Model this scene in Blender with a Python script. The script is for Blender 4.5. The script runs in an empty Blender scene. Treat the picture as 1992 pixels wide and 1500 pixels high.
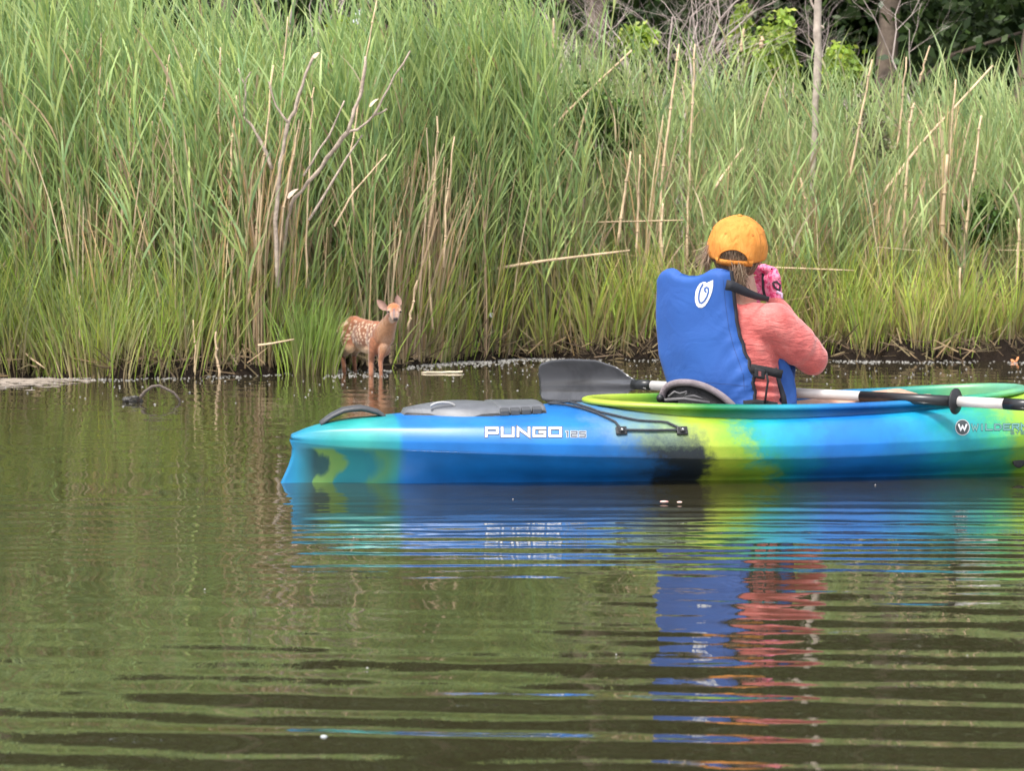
import bpy, bmesh, math, random
import numpy as np
from mathutils import Vector, Matrix, noise
from mathutils.bvhtree import BVHTree

# ------------------------------------------------------------------ camera, world, sun, exposure
scene = bpy.context.scene
C = scene.collection
R = math.radians
rng = np.random.default_rng(7)
random.seed(7)

FPX = 4095.0                      # focal length in photograph pixels
CAMZ = 0.75                       # eye height of somebody in another kayak
PITCH = math.atan(282.0 / FPX)
cam_data = bpy.data.cameras.new('camera')
cam_data.sensor_width = 36.0
cam_data.lens = 36.0 * FPX / 1992.0
cam_data.clip_start = 0.05
cam_data.clip_end = 900
cam_data.dof.use_dof = True
cam_data.dof.focus_distance = 6.8
cam_data.dof.aperture_fstop = 10.0
cam = bpy.data.objects.new('camera', cam_data)
C.objects.link(cam)
cam.location = (0, 0, CAMZ)
cam.rotation_euler = (math.pi / 2 - PITCH, 0, 0)
scene.camera = cam

SUN_ELEV, SUN_AZ = 62, 212        # azimuth clockwise from +Y: behind the camera, to the left
world = bpy.data.worlds.new('World')
scene.world = world
world.use_nodes = True
wn = world.node_tree
for n in list(wn.nodes):
    wn.nodes.remove(n)
sky = wn.nodes.new('ShaderNodeTexSky')
sky.sky_type = 'NISHITA'
sky.sun_disc = False
sky.sun_elevation = R(SUN_ELEV)
sky.sun_rotation = R(SUN_AZ)
sky.air_density = 1.0
sky.dust_density = 3.0
sky.ozone_density = 1.0
hs = wn.nodes.new('ShaderNodeHueSaturation')      # thin overcast: the blue is mostly veiled
hs.inputs['Saturation'].default_value = 0.30
bg = wn.nodes.new('ShaderNodeBackground')
bg.inputs['Strength'].default_value = 0.15
wo = wn.nodes.new('ShaderNodeOutputWorld')
wn.links.new(sky.outputs[0], hs.inputs['Color'])
wn.links.new(hs.outputs[0], bg.inputs['Color'])
wn.links.new(bg.outputs[0], wo.inputs['Surface'])

sd = bpy.data.lights.new('sun', 'SUN')
sd.energy = 1.85
sd.angle = R(9)
sd.color = (1.0, 0.95, 0.87)
sun = bpy.data.objects.new('sun', sd)
C.objects.link(sun)
az, el = R(SUN_AZ), R(SUN_ELEV)
sdir = Vector((math.sin(az) * math.cos(el), math.cos(az) * math.cos(el), math.sin(el)))
sun.rotation_euler = sdir.to_track_quat('Z', 'Y').to_euler()
sun.location = sdir * 30

scene.view_settings.view_transform = 'Standard'
scene.view_settings.look = 'None'
scene.view_settings.gamma = 1
scene.view_settings.use_curve_mapping = False
scene.view_settings.exposure = 1.28
scene.render.engine = 'CYCLES'
scene.cycles.max_bounces = 6
scene.cycles.diffuse_bounces = 3
scene.cycles.glossy_bounces = 3
scene.cycles.transmission_bounces = 4
scene.cycles.transparent_max_bounces = 4
scene.cycles.use_denoising = True
scene.cycles.use_adaptive_sampling = True
scene.cycles.adaptive_threshold = 0.02

# ------------------------------------------------------------------ helpers
_f = Vector((0, math.cos(PITCH), -math.sin(PITCH)))
_u = Vector((0, math.sin(PITCH), math.cos(PITCH)))
_r = Vector((1, 0, 0))
CAM = Vector((0, 0, CAMZ))


def ray(px, py):
    return (_f * FPX + _r * (px - 996.0) + _u * (750.0 - py)).normalized()


def P(px, py, Y):
    """point of the place that stands Y metres ahead and is seen at photograph pixel px, py"""
    d = ray(px, py)
    return CAM + d * (Y / d.y)


def PX(px, Y):
    return (px - 996.0) / FPX * Y


def PZ(py, Y):
    return P(996, py, Y).z


def tag(o, label=None, cat=None, group=None, kind=None):
    if label: o['label'] = label
    if cat: o['category'] = cat
    if group: o['group'] = group
    if kind: o['kind'] = kind
    return o


def empty(name, loc=(0, 0, 0), rz=0.0):
    o = bpy.data.objects.new(name, None)
    o.location = loc
    o.rotation_euler = (0, 0, rz)
    o.empty_display_size = 0.1
    C.objects.link(o)
    return o


def link(name, me, mat=None, parent=None):
    """mesh in world coordinates; under a parent it keeps its place"""
    o = bpy.data.objects.new(name, me)
    C.objects.link(o)
    if mat is not None and len(me.materials) == 0:
        me.materials.append(mat)
    if parent is not None:
        o.parent = parent
        top = parent
        M = Matrix.Identity(4)
        while top is not None:
            M = Matrix.LocRotScale(top.location, top.rotation_euler, top.scale) @ M if top.type == 'EMPTY' else M
            top = top.parent
        if M != Matrix.Identity(4):
            me.transform(M.inverted())
    return o


def mk(V, F, col=None, smooth=True, name='mesh'):
    V = np.asarray(V, dtype=np.float32).reshape(-1, 3)
    F = np.asarray(F, dtype=np.int32)
    me = bpy.data.meshes.new(name)
    n, k = F.shape
    me.vertices.add(len(V))
    me.vertices.foreach_set('co', V.ravel())
    me.loops.add(n * k)
    me.loops.foreach_set('vertex_index', F.ravel())
    me.polygons.add(n)
    me.polygons.foreach_set('loop_start', np.arange(n, dtype=np.int32) * k)
    me.polygons.foreach_set('loop_total', np.full(n, k, dtype=np.int32))
    me.polygons.foreach_set('use_smooth', np.full(n, smooth, dtype=bool))
    me.update(calc_edges=True)
    if col is not None:
        col = np.asarray(col, dtype=np.float32).reshape(-1, 3)
        a = me.attributes.new('Col', 'FLOAT_COLOR', 'POINT')
        a.data.foreach_set('color', np.c_[col, np.ones(len(col))].astype(np.float32).ravel())
    return me


def from_bm(bm, smooth=True, name='mesh'):
    bmesh.ops.recalc_face_normals(bm, faces=bm.faces[:])
    me = bpy.data.meshes.new(name)
    bm.to_mesh(me)
    bm.free()
    me.polygons.foreach_set('use_smooth', [smooth] * len(me.polygons))
    return me


class Mesh:
    """collects shapes and joins them into one mesh"""
    def __init__(self):
        self.v, self.f = [], []

    def add(self, V, F):
        o = len(self.v)
        self.v.extend([tuple(p) for p in V])
        self.f.extend([tuple(i + o for i in f) for f in F])

    def mesh(self, smooth=True):
        me = bpy.data.meshes.new('mesh')
        me.from_pydata(self.v, [], self.f)
        bm = bmesh.new()
        bm.from_mesh(me)
        bmesh.ops.recalc_face_normals(bm, faces=bm.faces[:])
        bm.to_mesh(me)
        bm.free()
        me.polygons.foreach_set('use_smooth', [smooth] * len(me.polygons))
        return me

    def tube(self, pts, rad, n=8, cap=True, flat=1.0, upv=None):
        pts = [Vector(p) for p in pts]
        rad = rad if hasattr(rad, '__len__') else [rad] * len(pts)
        V, F = [], []
        last = None
        for i, p in enumerate(pts):
            d = (pts[min(i + 1, len(pts) - 1)] - pts[max(i - 1, 0)]).normalized()
            if last is None:
                ref = Vector(upv) if upv is not None else (Vector((0, 0, 1)) if abs(d.z) < .9 else Vector((1, 0, 0)))
                a = d.cross(ref).normalized()
            else:
                a = (last - d * last.dot(d)).normalized()
            last = a
            b = d.cross(a)
            for k in range(n):
                t = 2 * math.pi * k / n
                V.append(p + (a * math.cos(t) + b * math.sin(t) * flat) * rad[i])
        for i in range(len(pts) - 1):
            for k in range(n):
                F.append((i * n + k, i * n + (k + 1) % n, (i + 1) * n + (k + 1) % n, (i + 1) * n + k))
        if cap:
            F.append(tuple(range(n - 1, -1, -1)))
            m = (len(pts) - 1) * n
            F.append(tuple(m + k for k in range(n)))
        self.add(V, F)

    def capsule(self, p0, r0, p1, r1, n=16):
        p0, p1 = Vector(p0), Vector(p1)
        d = (p1 - p0)
        L = d.length
        d = d / L if L > 1e-6 else Vector((0, 0, 1))
        a = d.orthogonal().normalized()
        b = d.cross(a)
        rings = []
        for i in range(1, 6):
            t = math.pi / 2 * i / 5
            rings.append((-r0 * math.cos(t), r0 * math.sin(t)))
        for i in range(0, 5):
            t = math.pi / 2 * i / 5
            rings.append((L + r1 * math.sin(t), r1 * math.cos(t)))
        V = [p0 - d * r0]
        for h, r in rings:
            for k in range(n):
                t = 2 * math.pi * k / n
                V.append(p0 + d * h + (a * math.cos(t) + b * math.sin(t)) * r)
        V.append(p0 + d * (L + r1))
        F = [(0, 1 + (k + 1) % n, 1 + k) for k in range(n)]
        for i in range(len(rings) - 1):
            for k in range(n):
                s = 1 + i * n
                F.append((s + k, s + (k + 1) % n, s + n + (k + 1) % n, s + n + k))
        s = 1 + (len(rings) - 1) * n
        F += [(s + k, s + (k + 1) % n, len(V) - 1) for k in range(n)]
        self.add(V, F)

    def chain(self, pts, rads):
        for i in range(len(pts) - 1):
            self.capsule(pts[i], rads[i], pts[i + 1], rads[i + 1])

    def ellipsoid(self, c, ax, n=20):
        """ax: three vectors whose lengths are the semi axes"""
        c = Vector(c)
        ax = [Vector(a) for a in ax]
        m = n // 2
        V = [c + ax[2]]
        for i in range(1, m):
            t = math.pi * i / m
            for k in range(n):
                s = 2 * math.pi * k / n
                V.append(c + ax[2] * math.cos(t) + (ax[0] * math.cos(s) + ax[1] * math.sin(s)) * math.sin(t))
        V.append(c - ax[2])
        F = [(0, 1 + k, 1 + (k + 1) % n) for k in range(n)]
        for i in range(m - 2):
            s = 1 + i * n
            for k in range(n):
                F.append((s + k, s + n + k, s + n + (k + 1) % n, s + (k + 1) % n))
        s = 1 + (m - 2) * n
        F += [(s + (k + 1) % n, s + k, len(V) - 1) for k in range(n)]
        self.add(V, F)

    def box(self, c, ax):
        c = Vector(c)
        ax = [Vector(a) for a in ax]
        V = [c + ax[0] * i + ax[1] * j + ax[2] * k for i in (-1, 1) for j in (-1, 1) for k in (-1, 1)]
        self.add(V, [(0, 1, 3, 2), (4, 6, 7, 5), (0, 4, 5, 1), (2, 3, 7, 6), (0, 2, 6, 4), (1, 5, 7, 3)])


def fused(m, voxel=0.006, smooth=6, factor=0.5):
    """fuse the collected closed shapes into one continuous skin"""
    me = m.mesh()
    o = bpy.data.objects.new('tmp', me)
    C.objects.link(o)
    md = o.modifiers.new('r', 'REMESH')
    md.mode = 'VOXEL'
    md.voxel_size = voxel
    md.use_smooth_shade = True
    sm = o.modifiers.new('s', 'SMOOTH')
    sm.iterations = smooth
    sm.factor = factor
    dg = bpy.context.evaluated_depsgraph_get()
    out = bpy.data.meshes.new_from_object(o.evaluated_get(dg))
    bpy.data.objects.remove(o)
    bpy.data.meshes.remove(me)
    return out


def verts(me):
    a = np.empty(len(me.vertices) * 3, dtype=np.float32)
    me.vertices.foreach_get('co', a)
    return a.reshape(-1, 3)


def normals(me):
    a = np.empty(len(me.vertices) * 3, dtype=np.float32)
    me.vertices.foreach_get('normal', a)
    return a.reshape(-1, 3)


def set_verts(me, V):
    me.vertices.foreach_set('co', np.asarray(V, dtype=np.float32).ravel())
    me.update()


def set_col(me, col, name='Col'):
    a = me.attributes.new(name, 'FLOAT_COLOR', 'POINT')
    a.data.foreach_set('color', np.c_[col, np.ones(len(col))].astype(np.float32).ravel())


def interp(tab, x):
    """smooth interpolation of a table of (x, value)"""
    xs = np.array([t[0] for t in tab], float)
    ys = np.array([t[1] for t in tab], float)
    x = np.asarray(x, float)
    m = np.gradient(ys, xs)
    i = np.clip(np.searchsorted(xs, x) - 1, 0, len(xs) - 2)
    h = xs[i + 1] - xs[i]
    t = np.clip((x - xs[i]) / h, 0, 1)
    return ((2 * t**3 - 3 * t**2 + 1) * ys[i] + (t**3 - 2 * t**2 + t) * h * m[i]
            + (-2 * t**3 + 3 * t**2) * ys[i + 1] + (t**3 - t**2) * h * m[i + 1])


def vnoise(V, scale, seed=0.0):
    """cheap smooth pseudo noise (sum of rotated sines), about -1..1"""
    r = np.random.default_rng(int(seed * 1000) + 5)
    out = np.zeros(len(V))
    for k in range(7):
        d = r.normal(size=3)
        d /= np.linalg.norm(d)
        f = scale * r.uniform(.6, 1.7)
        out += np.sin(V @ d * f + r.uniform(0, 6.28) + 1.5 * np.sin(V @ np.roll(d, 1) * f * .6 + k))
    return out / 4.0


# ------------------------------------------------------------------ materials
def new_mat(name):
    m = bpy.data.materials.new(name)
    m.use_nodes = True
    nt = m.node_tree
    b = nt.nodes['Principled BSDF']
    return m, nt, b


def N(nt, kind, **kw):
    n = nt.nodes.new(kind)
    for k, v in kw.items():
        if k in n.inputs:
            n.inputs[k].default_value = v
        else:
            setattr(n, k, v)
    return n


def ramp(nt, stops, interp_='LINEAR'):
    n = nt.nodes.new('ShaderNodeValToRGB')
    cr = n.color_ramp
    cr.interpolation = interp_
    while len(cr.elements) > 1:
        cr.elements.remove(cr.elements[0])
    cr.elements[0].position = stops[0][0]
    cr.elements[0].color = (*stops[0][1], 1)
    for p, c in stops[1:]:
        e = cr.elements.new(p)
        e.color = (*c, 1)
    return n


def mixcol(nt, a, b, fac, mode='MIX'):
    n = nt.nodes.new('ShaderNodeMix')
    n.data_type = 'RGBA'
    n.blend_type = mode
    for s, x in ((6, a), (7, b), (0, fac)):
        if hasattr(x, 'links'):
            nt.links.new(x, n.inputs[s])
        else:
            n.inputs[s].default_value = (*x, 1) if (s != 0) else x
    return n.outputs[2]


def plain(name, col, rough=0.6, var=0.15, scale=12, bump=0.0, bscale=60, metal=0.0, spec=0.5, detail=6, sheen=0):
    m, nt, b = new_mat(name)
    tc = N(nt, 'ShaderNodeTexCoord')
    no = N(nt, 'ShaderNodeTexNoise', Scale=scale, Detail=detail)
    nt.links.new(tc.outputs['Object'], no.inputs['Vector'])
    dark = tuple(c * (1 - var) for c in col)
    lite = tuple(min(1, c * (1 + var)) for c in col)
    rp = ramp(nt, [(.3, dark), (.7, lite)])
    nt.links.new(no.outputs['Fac'], rp.inputs[0])
    nt.links.new(rp.outputs[0], b.inputs['Base Color'])
    b.inputs['Roughness'].default_value = rough
    b.inputs['Metallic'].default_value = metal
    b.inputs['Specular IOR Level'].default_value = spec
    if sheen:
        b.inputs['Sheen Weight'].default_value = sheen
    if bump:
        n2 = N(nt, 'ShaderNodeTexNoise', Scale=bscale, Detail=5)
        nt.links.new(tc.outputs['Object'], n2.inputs['Vector'])
        bp = N(nt, 'ShaderNodeBump', Strength=bump, Distance=0.01)
        nt.links.new(n2.outputs['Fac'], bp.inputs['Height'])
        nt.links.new(bp.outputs[0], b.inputs['Normal'])
    return m


def leafmat(name, trans=0.35, rough=0.5, spec=0.35):
    """leaf colour from the mesh's own per leaf colour, thin enough to let light through"""
    m, nt, b = new_mat(name)
    at = N(nt, 'ShaderNodeAttribute')
    at.attribute_name = 'Col'
    nt.links.new(at.outputs['Color'], b.inputs['Base Color'])
    b.inputs['Roughness'].default_value = rough
    b.inputs['Specular IOR Level'].default_value = spec
    if trans > 0:
        tr = N(nt, 'ShaderNodeBsdfTranslucent')
        tcol = mixcol(nt, at.outputs['Color'], (1.0, 1.0, .55), 0.0)
        g = N(nt, 'ShaderNodeHueSaturation', Saturation=1.1, Value=1.2)
        nt.links.new(tcol, g.inputs['Color'])
        nt.links.new(g.outputs[0], tr.inputs['Color'])
        mx = N(nt, 'ShaderNodeMixShader')
        mx.inputs[0].default_value = trans
        nt.links.new(b.outputs[0], mx.inputs[1])
        nt.links.new(tr.outputs[0], mx.inputs[2])
        nt.links.new(mx.outputs[0], nt.nodes['Material Output'].inputs['Surface'])
    return m


M_leaf = leafmat('reed_leaf')
M_grass = leafmat('marsh_grass')
M_tree = leafmat('tree_leaf', 0.25, 0.45)
M_straw = leafmat('dry_straw', 0.1, 0.8, 0.2)


def ribbons(P0, D, L, W, bend, c0, c1, K=4, prof=None, sidev=None):
    """many tapering leaf blades at once"""
    n = len(P0)
    t = np.linspace(0, 1, K + 1)
    if prof is None:
        prof = np.interp(t, [0, .2, .6, 1], [.45, 1, .75, .04])
    if sidev is None:
        a = rng.uniform(0, 2 * np.pi, n)
        h = np.c_[np.cos(a), np.sin(a), rng.normal(0, .25, n)]
        sidev = np.cross(D, h)
    sidev = sidev / (np.linalg.norm(sidev, axis=1, keepdims=True) + 1e-9)
    pts = P0[:, None, :] + D[:, None, :] * (L[:, None] * t)[:, :, None] + bend[:, None, :] * (L[:, None] * t**2)[:, :, None]
    w = (W[:, None] * prof)[:, :, None] * sidev[:, None, :] * .5
    V = np.stack([pts - w, pts + w], axis=2)
    idx = np.arange(n * (K + 1) * 2).reshape(n, K + 1, 2)
    F = np.stack([idx[:, :-1, 0], idx[:, :-1, 1], idx[:, 1:, 1], idx[:, 1:, 0]], axis=-1).reshape(-1, 4)
    tt = t[None, :, None, None]
    col = c0[:, None, None, :] * (1 - tt) + c1[:, None, None, :] * tt
    col = np.broadcast_to(col, (n, K + 1, 2, 3))
    return V.reshape(-1, 3), F, col.reshape(-1, 3)


class Batch:
    def __init__(self):
        self.V, self.F, self.C, self.n = [], [], [], 0

    def add(self, V, F, Cc):
        self.V.append(V); self.F.append(F + self.n); self.C.append(Cc)
        self.n += len(V)

    def link(self, name, mat, parent=None):
        return link(name, mk(np.concatenate(self.V), np.concatenate(self.F), np.concatenate(self.C), True), mat, parent)


def jitter(cols, n, s=0.15):
    """n colours picked from a palette with a little variation each"""
    cols = np.array(cols)
    c = cols[rng.integers(0, len(cols), n)]
    return np.clip(c * rng.uniform(1 - s, 1 + s, (n, 1)) * rng.uniform(1 - s / 3, 1 + s / 3, (n, 3)), 0, 1)


# ------------------------------------------------------------------ ground and water
def shore(x):
    tab = [(-60, 11.0), (-8, 11.3), (-3, 11.5), (-1.75, 11.55), (-1.35, 11.75), (-1.15, 12.1), (-1.0, 12.35), (-.75, 12.4),
           (-.5, 12.75), (-.2, 13.15), (1, 13.2), (2, 13.1), (3.2, 13.1), (6, 13.3), (60, 14)]
    return interp(tab, x) + .06 * np.sin(np.asarray(x) * 7.3 + 1.5 * np.sin(np.asarray(x) * 2.1)) + .045 * np.sin(np.asarray(x) * 19 + 1) + .02 * np.sin(np.asarray(x) * 47)


def ground_z(x, y):
    d = y - shore(x)
    z = np.interp(d, [-4, -1, -.15, 0, .04, .14, .5, 3, 10, 30, 400], [-.9, -.3, -.06, .0, .07, .125, .13, .16, .3, 1.2, 6.0])
    return z


def grid(xs, ys, zf):
    X, Y = np.meshgrid(xs, ys)
    Z = zf(X.ravel(), Y.ravel())
    V = np.c_[X.ravel(), Y.ravel(), Z]
    i = np.arange(len(xs) * len(ys)).reshape(len(ys), len(xs))
    F = np.stack([i[:-1, :-1], i[:-1, 1:], i[1:, 1:], i[1:, :-1]], -1).reshape(-1, 4)
    return V, F


xs = np.unique(np.concatenate([np.linspace(-400, -8, 20), np.linspace(-8, 8, 260), np.linspace(8, 400, 20)]))
ys = np.unique(np.concatenate([[-300, -50, 0], np.linspace(8, 15, 150), np.linspace(15, 40, 40), np.linspace(40, 600, 12)]))


def gz(x, y):
    z = ground_z(x, y)
    V = np.c_[x, y, np.zeros_like(x)]
    near = (np.abs(x) < 8) & (y < 30)
    z = z + np.where(near, .018 * vnoise(V, 9, 1) + .012 * vnoise(V, 30, 2), 0) * np.clip((y - shore(x) + .3) * 4, 0, 1)
    return z


m_mud, nt, b = new_mat('bank_mud')
tc = N(nt, 'ShaderNodeTexCoord')
no = N(nt, 'ShaderNodeTexNoise', Scale=7, Detail=10, Roughness=.7)
nt.links.new(tc.outputs['Object'], no.inputs['Vector'])
rp = ramp(nt, [(.3, (.006, .004, .003)), (.55, (.016, .011, .008)), (.75, (.045, .030, .018))])
nt.links.new(no.outputs['Fac'], rp.inputs[0])
nt.links.new(rp.outputs[0], b.inputs['Base Color'])
b.inputs['Roughness'].default_value = .95
b.inputs['Specular IOR Level'].default_value = .12
bp = N(nt, 'ShaderNodeBump', Strength=1.0, Distance=.05)
nt.links.new(no.outputs['Fac'], bp.inputs['Height'])
nt.links.new(bp.outputs[0], b.inputs['Normal'])
V, F = grid(xs, ys, gz)
tag(link('ground', mk(V, F), m_mud), 'dark muddy marsh ground rising behind the shoreline', None, None, 'structure')


# water: real ripples, slopes of a few degrees
def waves(x, y):
    h = np.zeros_like(x)
    r = np.random.default_rng(11)

    def train(lam, slope, env, tilt=0.0, n=4, spread=.05, curve=0.0):
        nonlocal h
        s = np.zeros_like(x)
        for i in range(n):
            l = lam * r.uniform(.82, 1.2)
            a = tilt + r.normal(0, spread)
            ph = r.uniform(0, 6.28)
            k = 2 * np.pi / l
            yy = y + curve * (x - .6)**2
            wob = .35 * np.sin(1.3 * x + .9 * y + ph) + .25 * np.sin(2.9 * x - 1.7 * y + 2 * ph)
            g = .5 + .3 * np.sin(x * r.uniform(.6, 2.2) + y * r.uniform(.8, 3.0) + ph * 3) + .35 * np.sin(x * r.uniform(2.5, 4.5) - y * r.uniform(2, 6) + ph * 5)
            s += np.sin(k * (np.cos(a) * yy + np.sin(a) * x) + ph + wob) * g * (l / (2 * np.pi))
        h += s * slope / math.sqrt(n) * env

    sm = lambda a, b_, v: np.clip((v - a) / (b_ - a), 0, 1)**2 * (3 - 2 * np.clip((v - a) / (b_ - a), 0, 1))
    front = 1 - sm(3.15, 4.35, y)
    frontw = 1 - sm(3.8, 5.0, y)
    mid = sm(4.3, 5.0, y) * (1 - sm(6.0, 6.35, y)) * (.65 + .35 * sm(-.2, 1.2, x))
    far = sm(6.6, 7.2, y) * (1 - sm(10, 12.5, y))
    train(.165, .078, front * (.60 + .40 * sm(-1.2, .6, x)), tilt=.05, n=3, spread=.04)
    train(.095, .034, frontw, tilt=.05, n=4, spread=.16)
    train(.17, .040, frontw * (1 - front), tilt=.05, n=3, spread=.07)
    train(.34, .030, front, tilt=.04, n=2, spread=.06)
    train(.088, .062, mid, tilt=.02, n=3, spread=.03, curve=.02)
    train(.17, .032, sm(4.2, 5.2, y) * (1 - sm(5.9, 6.3, y)), tilt=.05, n=3, spread=.05)
    train(.10, .022, far, tilt=-.03, n=4, spread=.10)
    train(.26, .012, far, tilt=.1, n=3, spread=.25)
    for i in range(14):      # faint wobble from all sides
        a = r.uniform(0, 6.28)
        l = r.uniform(.10, .42)
        h += np.sin(2 * np.pi / l * (np.cos(a) * x + np.sin(a) * y) + r.uniform(0, 6.28)) * l / 6.28 * .0045
    fade = np.clip((8 - np.abs(x)) / 3, 0, 1)
    return h * fade


xw = np.unique(np.concatenate([np.linspace(-300, -4.5, 12), np.linspace(-4.5, 4.5, 240), np.linspace(4.5, 300, 12)]))
yw = np.unique(np.concatenate([np.linspace(-250, 2.0, 14), np.arange(2.0, 4.6, .011), np.arange(4.6, 7.2, .011), np.arange(7.2, 13.6, .022), np.linspace(13.7, 20, 6)]))
V, F = grid(xw, yw, waves)
m_water, nt, b = new_mat('pond_water')
b.inputs['Base Color'].default_value = (.025, .022, .011, 1)
b.inputs['Roughness'].default_value = .015
b.inputs['IOR'].default_value = 3.2
b.inputs['Specular IOR Level'].default_value = .5
tc = N(nt, 'ShaderNodeTexCoord')
mp = N(nt, 'ShaderNodeMapping')
mp.inputs['Scale'].default_value = (9, 22, 9)
no = N(nt, 'ShaderNodeTexNoise', Scale=1.0, Detail=3)
bp = N(nt, 'ShaderNodeBump', Strength=.10, Distance=.0045)
nt.links.new(tc.outputs['Object'], mp.inputs['Vector'])
nt.links.new(mp.outputs[0], no.inputs['Vector'])
nt.links.new(no.outputs['Fac'], bp.inputs['Height'])
nt.links.new(bp.outputs[0], b.inputs['Normal'])
tag(link('water', mk(V, F), m_water), 'calm brown green pond water with fine ripples', None, None, 'structure')

# ------------------------------------------------------------------ reed beds
G_REED = [(.29, .38, .13), (.24, .345, .125), (.34, .43, .13), (.17, .28, .11), (.41, .48, .15), (.24, .35, .15), (.13, .23, .08)]
G_TIP = [(.39, .50, .19), (.33, .44, .18), (.48, .56, .23), (.30, .41, .20)]
G_FAR = [(.29, .37, .14), (.22, .31, .12), (.34, .41, .16), (.17, .26, .11), (.39, .42, .18), (.30, .29, .14)]
G_GRASS = [(.36, .46, .075), (.29, .41, .075), (.43, .50, .09), (.22, .34, .07), (.48, .52, .12)]
STRAW = [(.48, .36, .22), (.40, .29, .18), (.55, .43, .28), (.34, .25, .16), (.50, .36, .20)]
DIRTY = [(.20, .15, .09), (.26, .20, .11), (.15, .11, .07)]


def reed_bed(batch, n, xr, yr, h0, h1, hfun=None, leaves=11, wind=(-.075, 0), lean=.065, leafw=(.008, .017), leafl=(.30, .54), green=G_REED, tips=G_TIP, brown=.09, lowest=.22):
    x = rng.uniform(*xr, n)
    y = rng.uniform(*yr, n)
    y = np.maximum(y, shore(x) + rng.uniform(.03, .25, n))
    # clumping: pull stems towards scattered centres
    cx = rng.uniform(*xr, max(4, n // 9)); cy = rng.uniform(*yr, max(4, n // 9))
    j = rng.integers(0, len(cx), n)
    pull = rng.random(n) < .55
    x = np.where(pull, cx[j] + rng.normal(0, .09, n), x)
    y = np.where(pull, np.maximum(cy[j] + rng.normal(0, .09, n), shore(x) + .04), y)
    H = rng.uniform(h0, h1, n)
    if hfun is not None:
        H = H * hfun(x, y)
    # clump scale variation of tint
    tint = 1 + .16 * vnoise(np.c_[x * 2.2, y, 0 * x], 2.4, 3)
    base = np.c_[x, y, ground_z(x, y) - .03]
    az_ = rng.uniform(0, 2 * np.pi, n)
    ln = np.abs(rng.normal(0, lean, n))
    D = np.c_[np.cos(az_) * ln + wind[0] * rng.uniform(.2, 1.4, n), np.sin(az_) * ln * .7 + wind[1], np.ones(n)]
    D /= np.linalg.norm(D, axis=1, keepdims=True)
    bend = np.c_[rng.normal(wind[0] * .5, .06, n), rng.normal(0, .05, n), np.zeros(n)]
    c0 = jitter(STRAW + DIRTY + green[:2], n) * .8
    c1 = jitter(green, n) * tint[:, None]
    for s in (0, 1):
        sv = np.tile(np.array([[1., 0, 0]] if s == 0 else [[0., 1, 0]]), (n, 1))
        batch.add(*ribbons(base, D, H * .93, np.full(n, .0075), bend, c0, c1, K=5, prof=[1, .95, .9, .8, .6, .2], sidev=sv))
    for k in range(leaves):
        f = lowest + (1 - lowest) * (k + rng.uniform(0, 1, n)) / leaves
        t = f * H * .93
        p = base + D * t[:, None] + bend * (H * .93 * f**2)[:, None]
        a = rng.uniform(0, 2 * np.pi, n)
        spread = np.interp(f, [0, .5, 1], [.42, .32, .16]) * rng.uniform(.5, 1.4, n)
        dd = np.c_[np.cos(a) * spread + wind[0] * 1.2, np.sin(a) * spread, np.ones(n)]
        dd /= np.linalg.norm(dd, axis=1, keepdims=True)
        L = rng.uniform(*leafl, n) * np.interp(f, [0, .3, .8, 1], [.6, 1, 1, .7])
        bd = np.c_[np.cos(a) * .25 + wind[0] * .5, np.sin(a) * .25, -rng.uniform(.0, .17, n)]
        ca = jitter(green, n) * tint[:, None]
        cb = jitter(tips, n) * tint[:, None]
        dead = rng.random(n) < brown * (2.2 - 2.0 * f)
        st = jitter(STRAW, n)
        ca = np.where(dead[:, None], st * .8, ca)
        cb = np.where(dead[:, None], st, cb)
        batch.add(*ribbons(p, dd, L, rng.uniform(*leafw, n), bd, ca, cb, K=4))


def blades(batch, n, x, y, h0, h1, cols, tipc, w=(.004, .009), lean=.16, droop=.25, z=None, basec=None, wind=0.0):
    # a tussock fans outwards from its middle
    a = np.arctan2(y - y.mean(), x - x.mean()) + rng.normal(0, .8, n)
    ln = np.abs(rng.normal(0, lean, n)) + lean * .5 * np.hypot(x - x.mean(), y - y.mean()) / .1
    D = np.c_[np.cos(a) * ln + wind, np.sin(a) * ln, np.ones(n)]
    D /= np.linalg.norm(D, axis=1, keepdims=True)
    L = rng.uniform(h0, h1, n)
    zz = ground_z(x, y) - .02 if z is None else z
    bd = np.c_[np.cos(a) * droop * rng.uniform(.2, 1, n), np.sin(a) * droop, -droop * rng.uniform(0, .8, n)]
    tint = (1 + .18 * vnoise(np.c_[x, y, 0 * x], 3.0, 4))[:, None]
    batch.add(*ribbons(np.c_[x, y, zz], D, L, rng.uniform(*w, n), bd, (jitter(basec, n) if basec else jitter(cols, n) * .9) * tint, jitter(tipc, n) * tint, K=5))


def h_left(x, y):
    # top outline of the tall stand: over the frame on the left, a little lower in the middle
    return np.interp(x, [-4, -2.2, -1.6, -1.0, -.45, 0, .5], [1.06, 1.02, .86, .85, .98, 1.01, .93]) + .03 * np.sin(x * 7) + .02 * np.sin(x * 17 + 1)


b = Batch()
reed_bed(b, 2350, (-6.5, .38), (11.75, 14.8), 1.85, 2.55, h_left, leaves=12)
reed_bed(b, 330, (-3.4, -.2), (11.5, 12.4), 1.2, 2.0, None, leaves=10)
tag(b.link('tall_reeds', M_leaf), 'tall green reeds filling the bank behind and left of the fawn', 'reeds', None, 'stuff')

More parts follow.
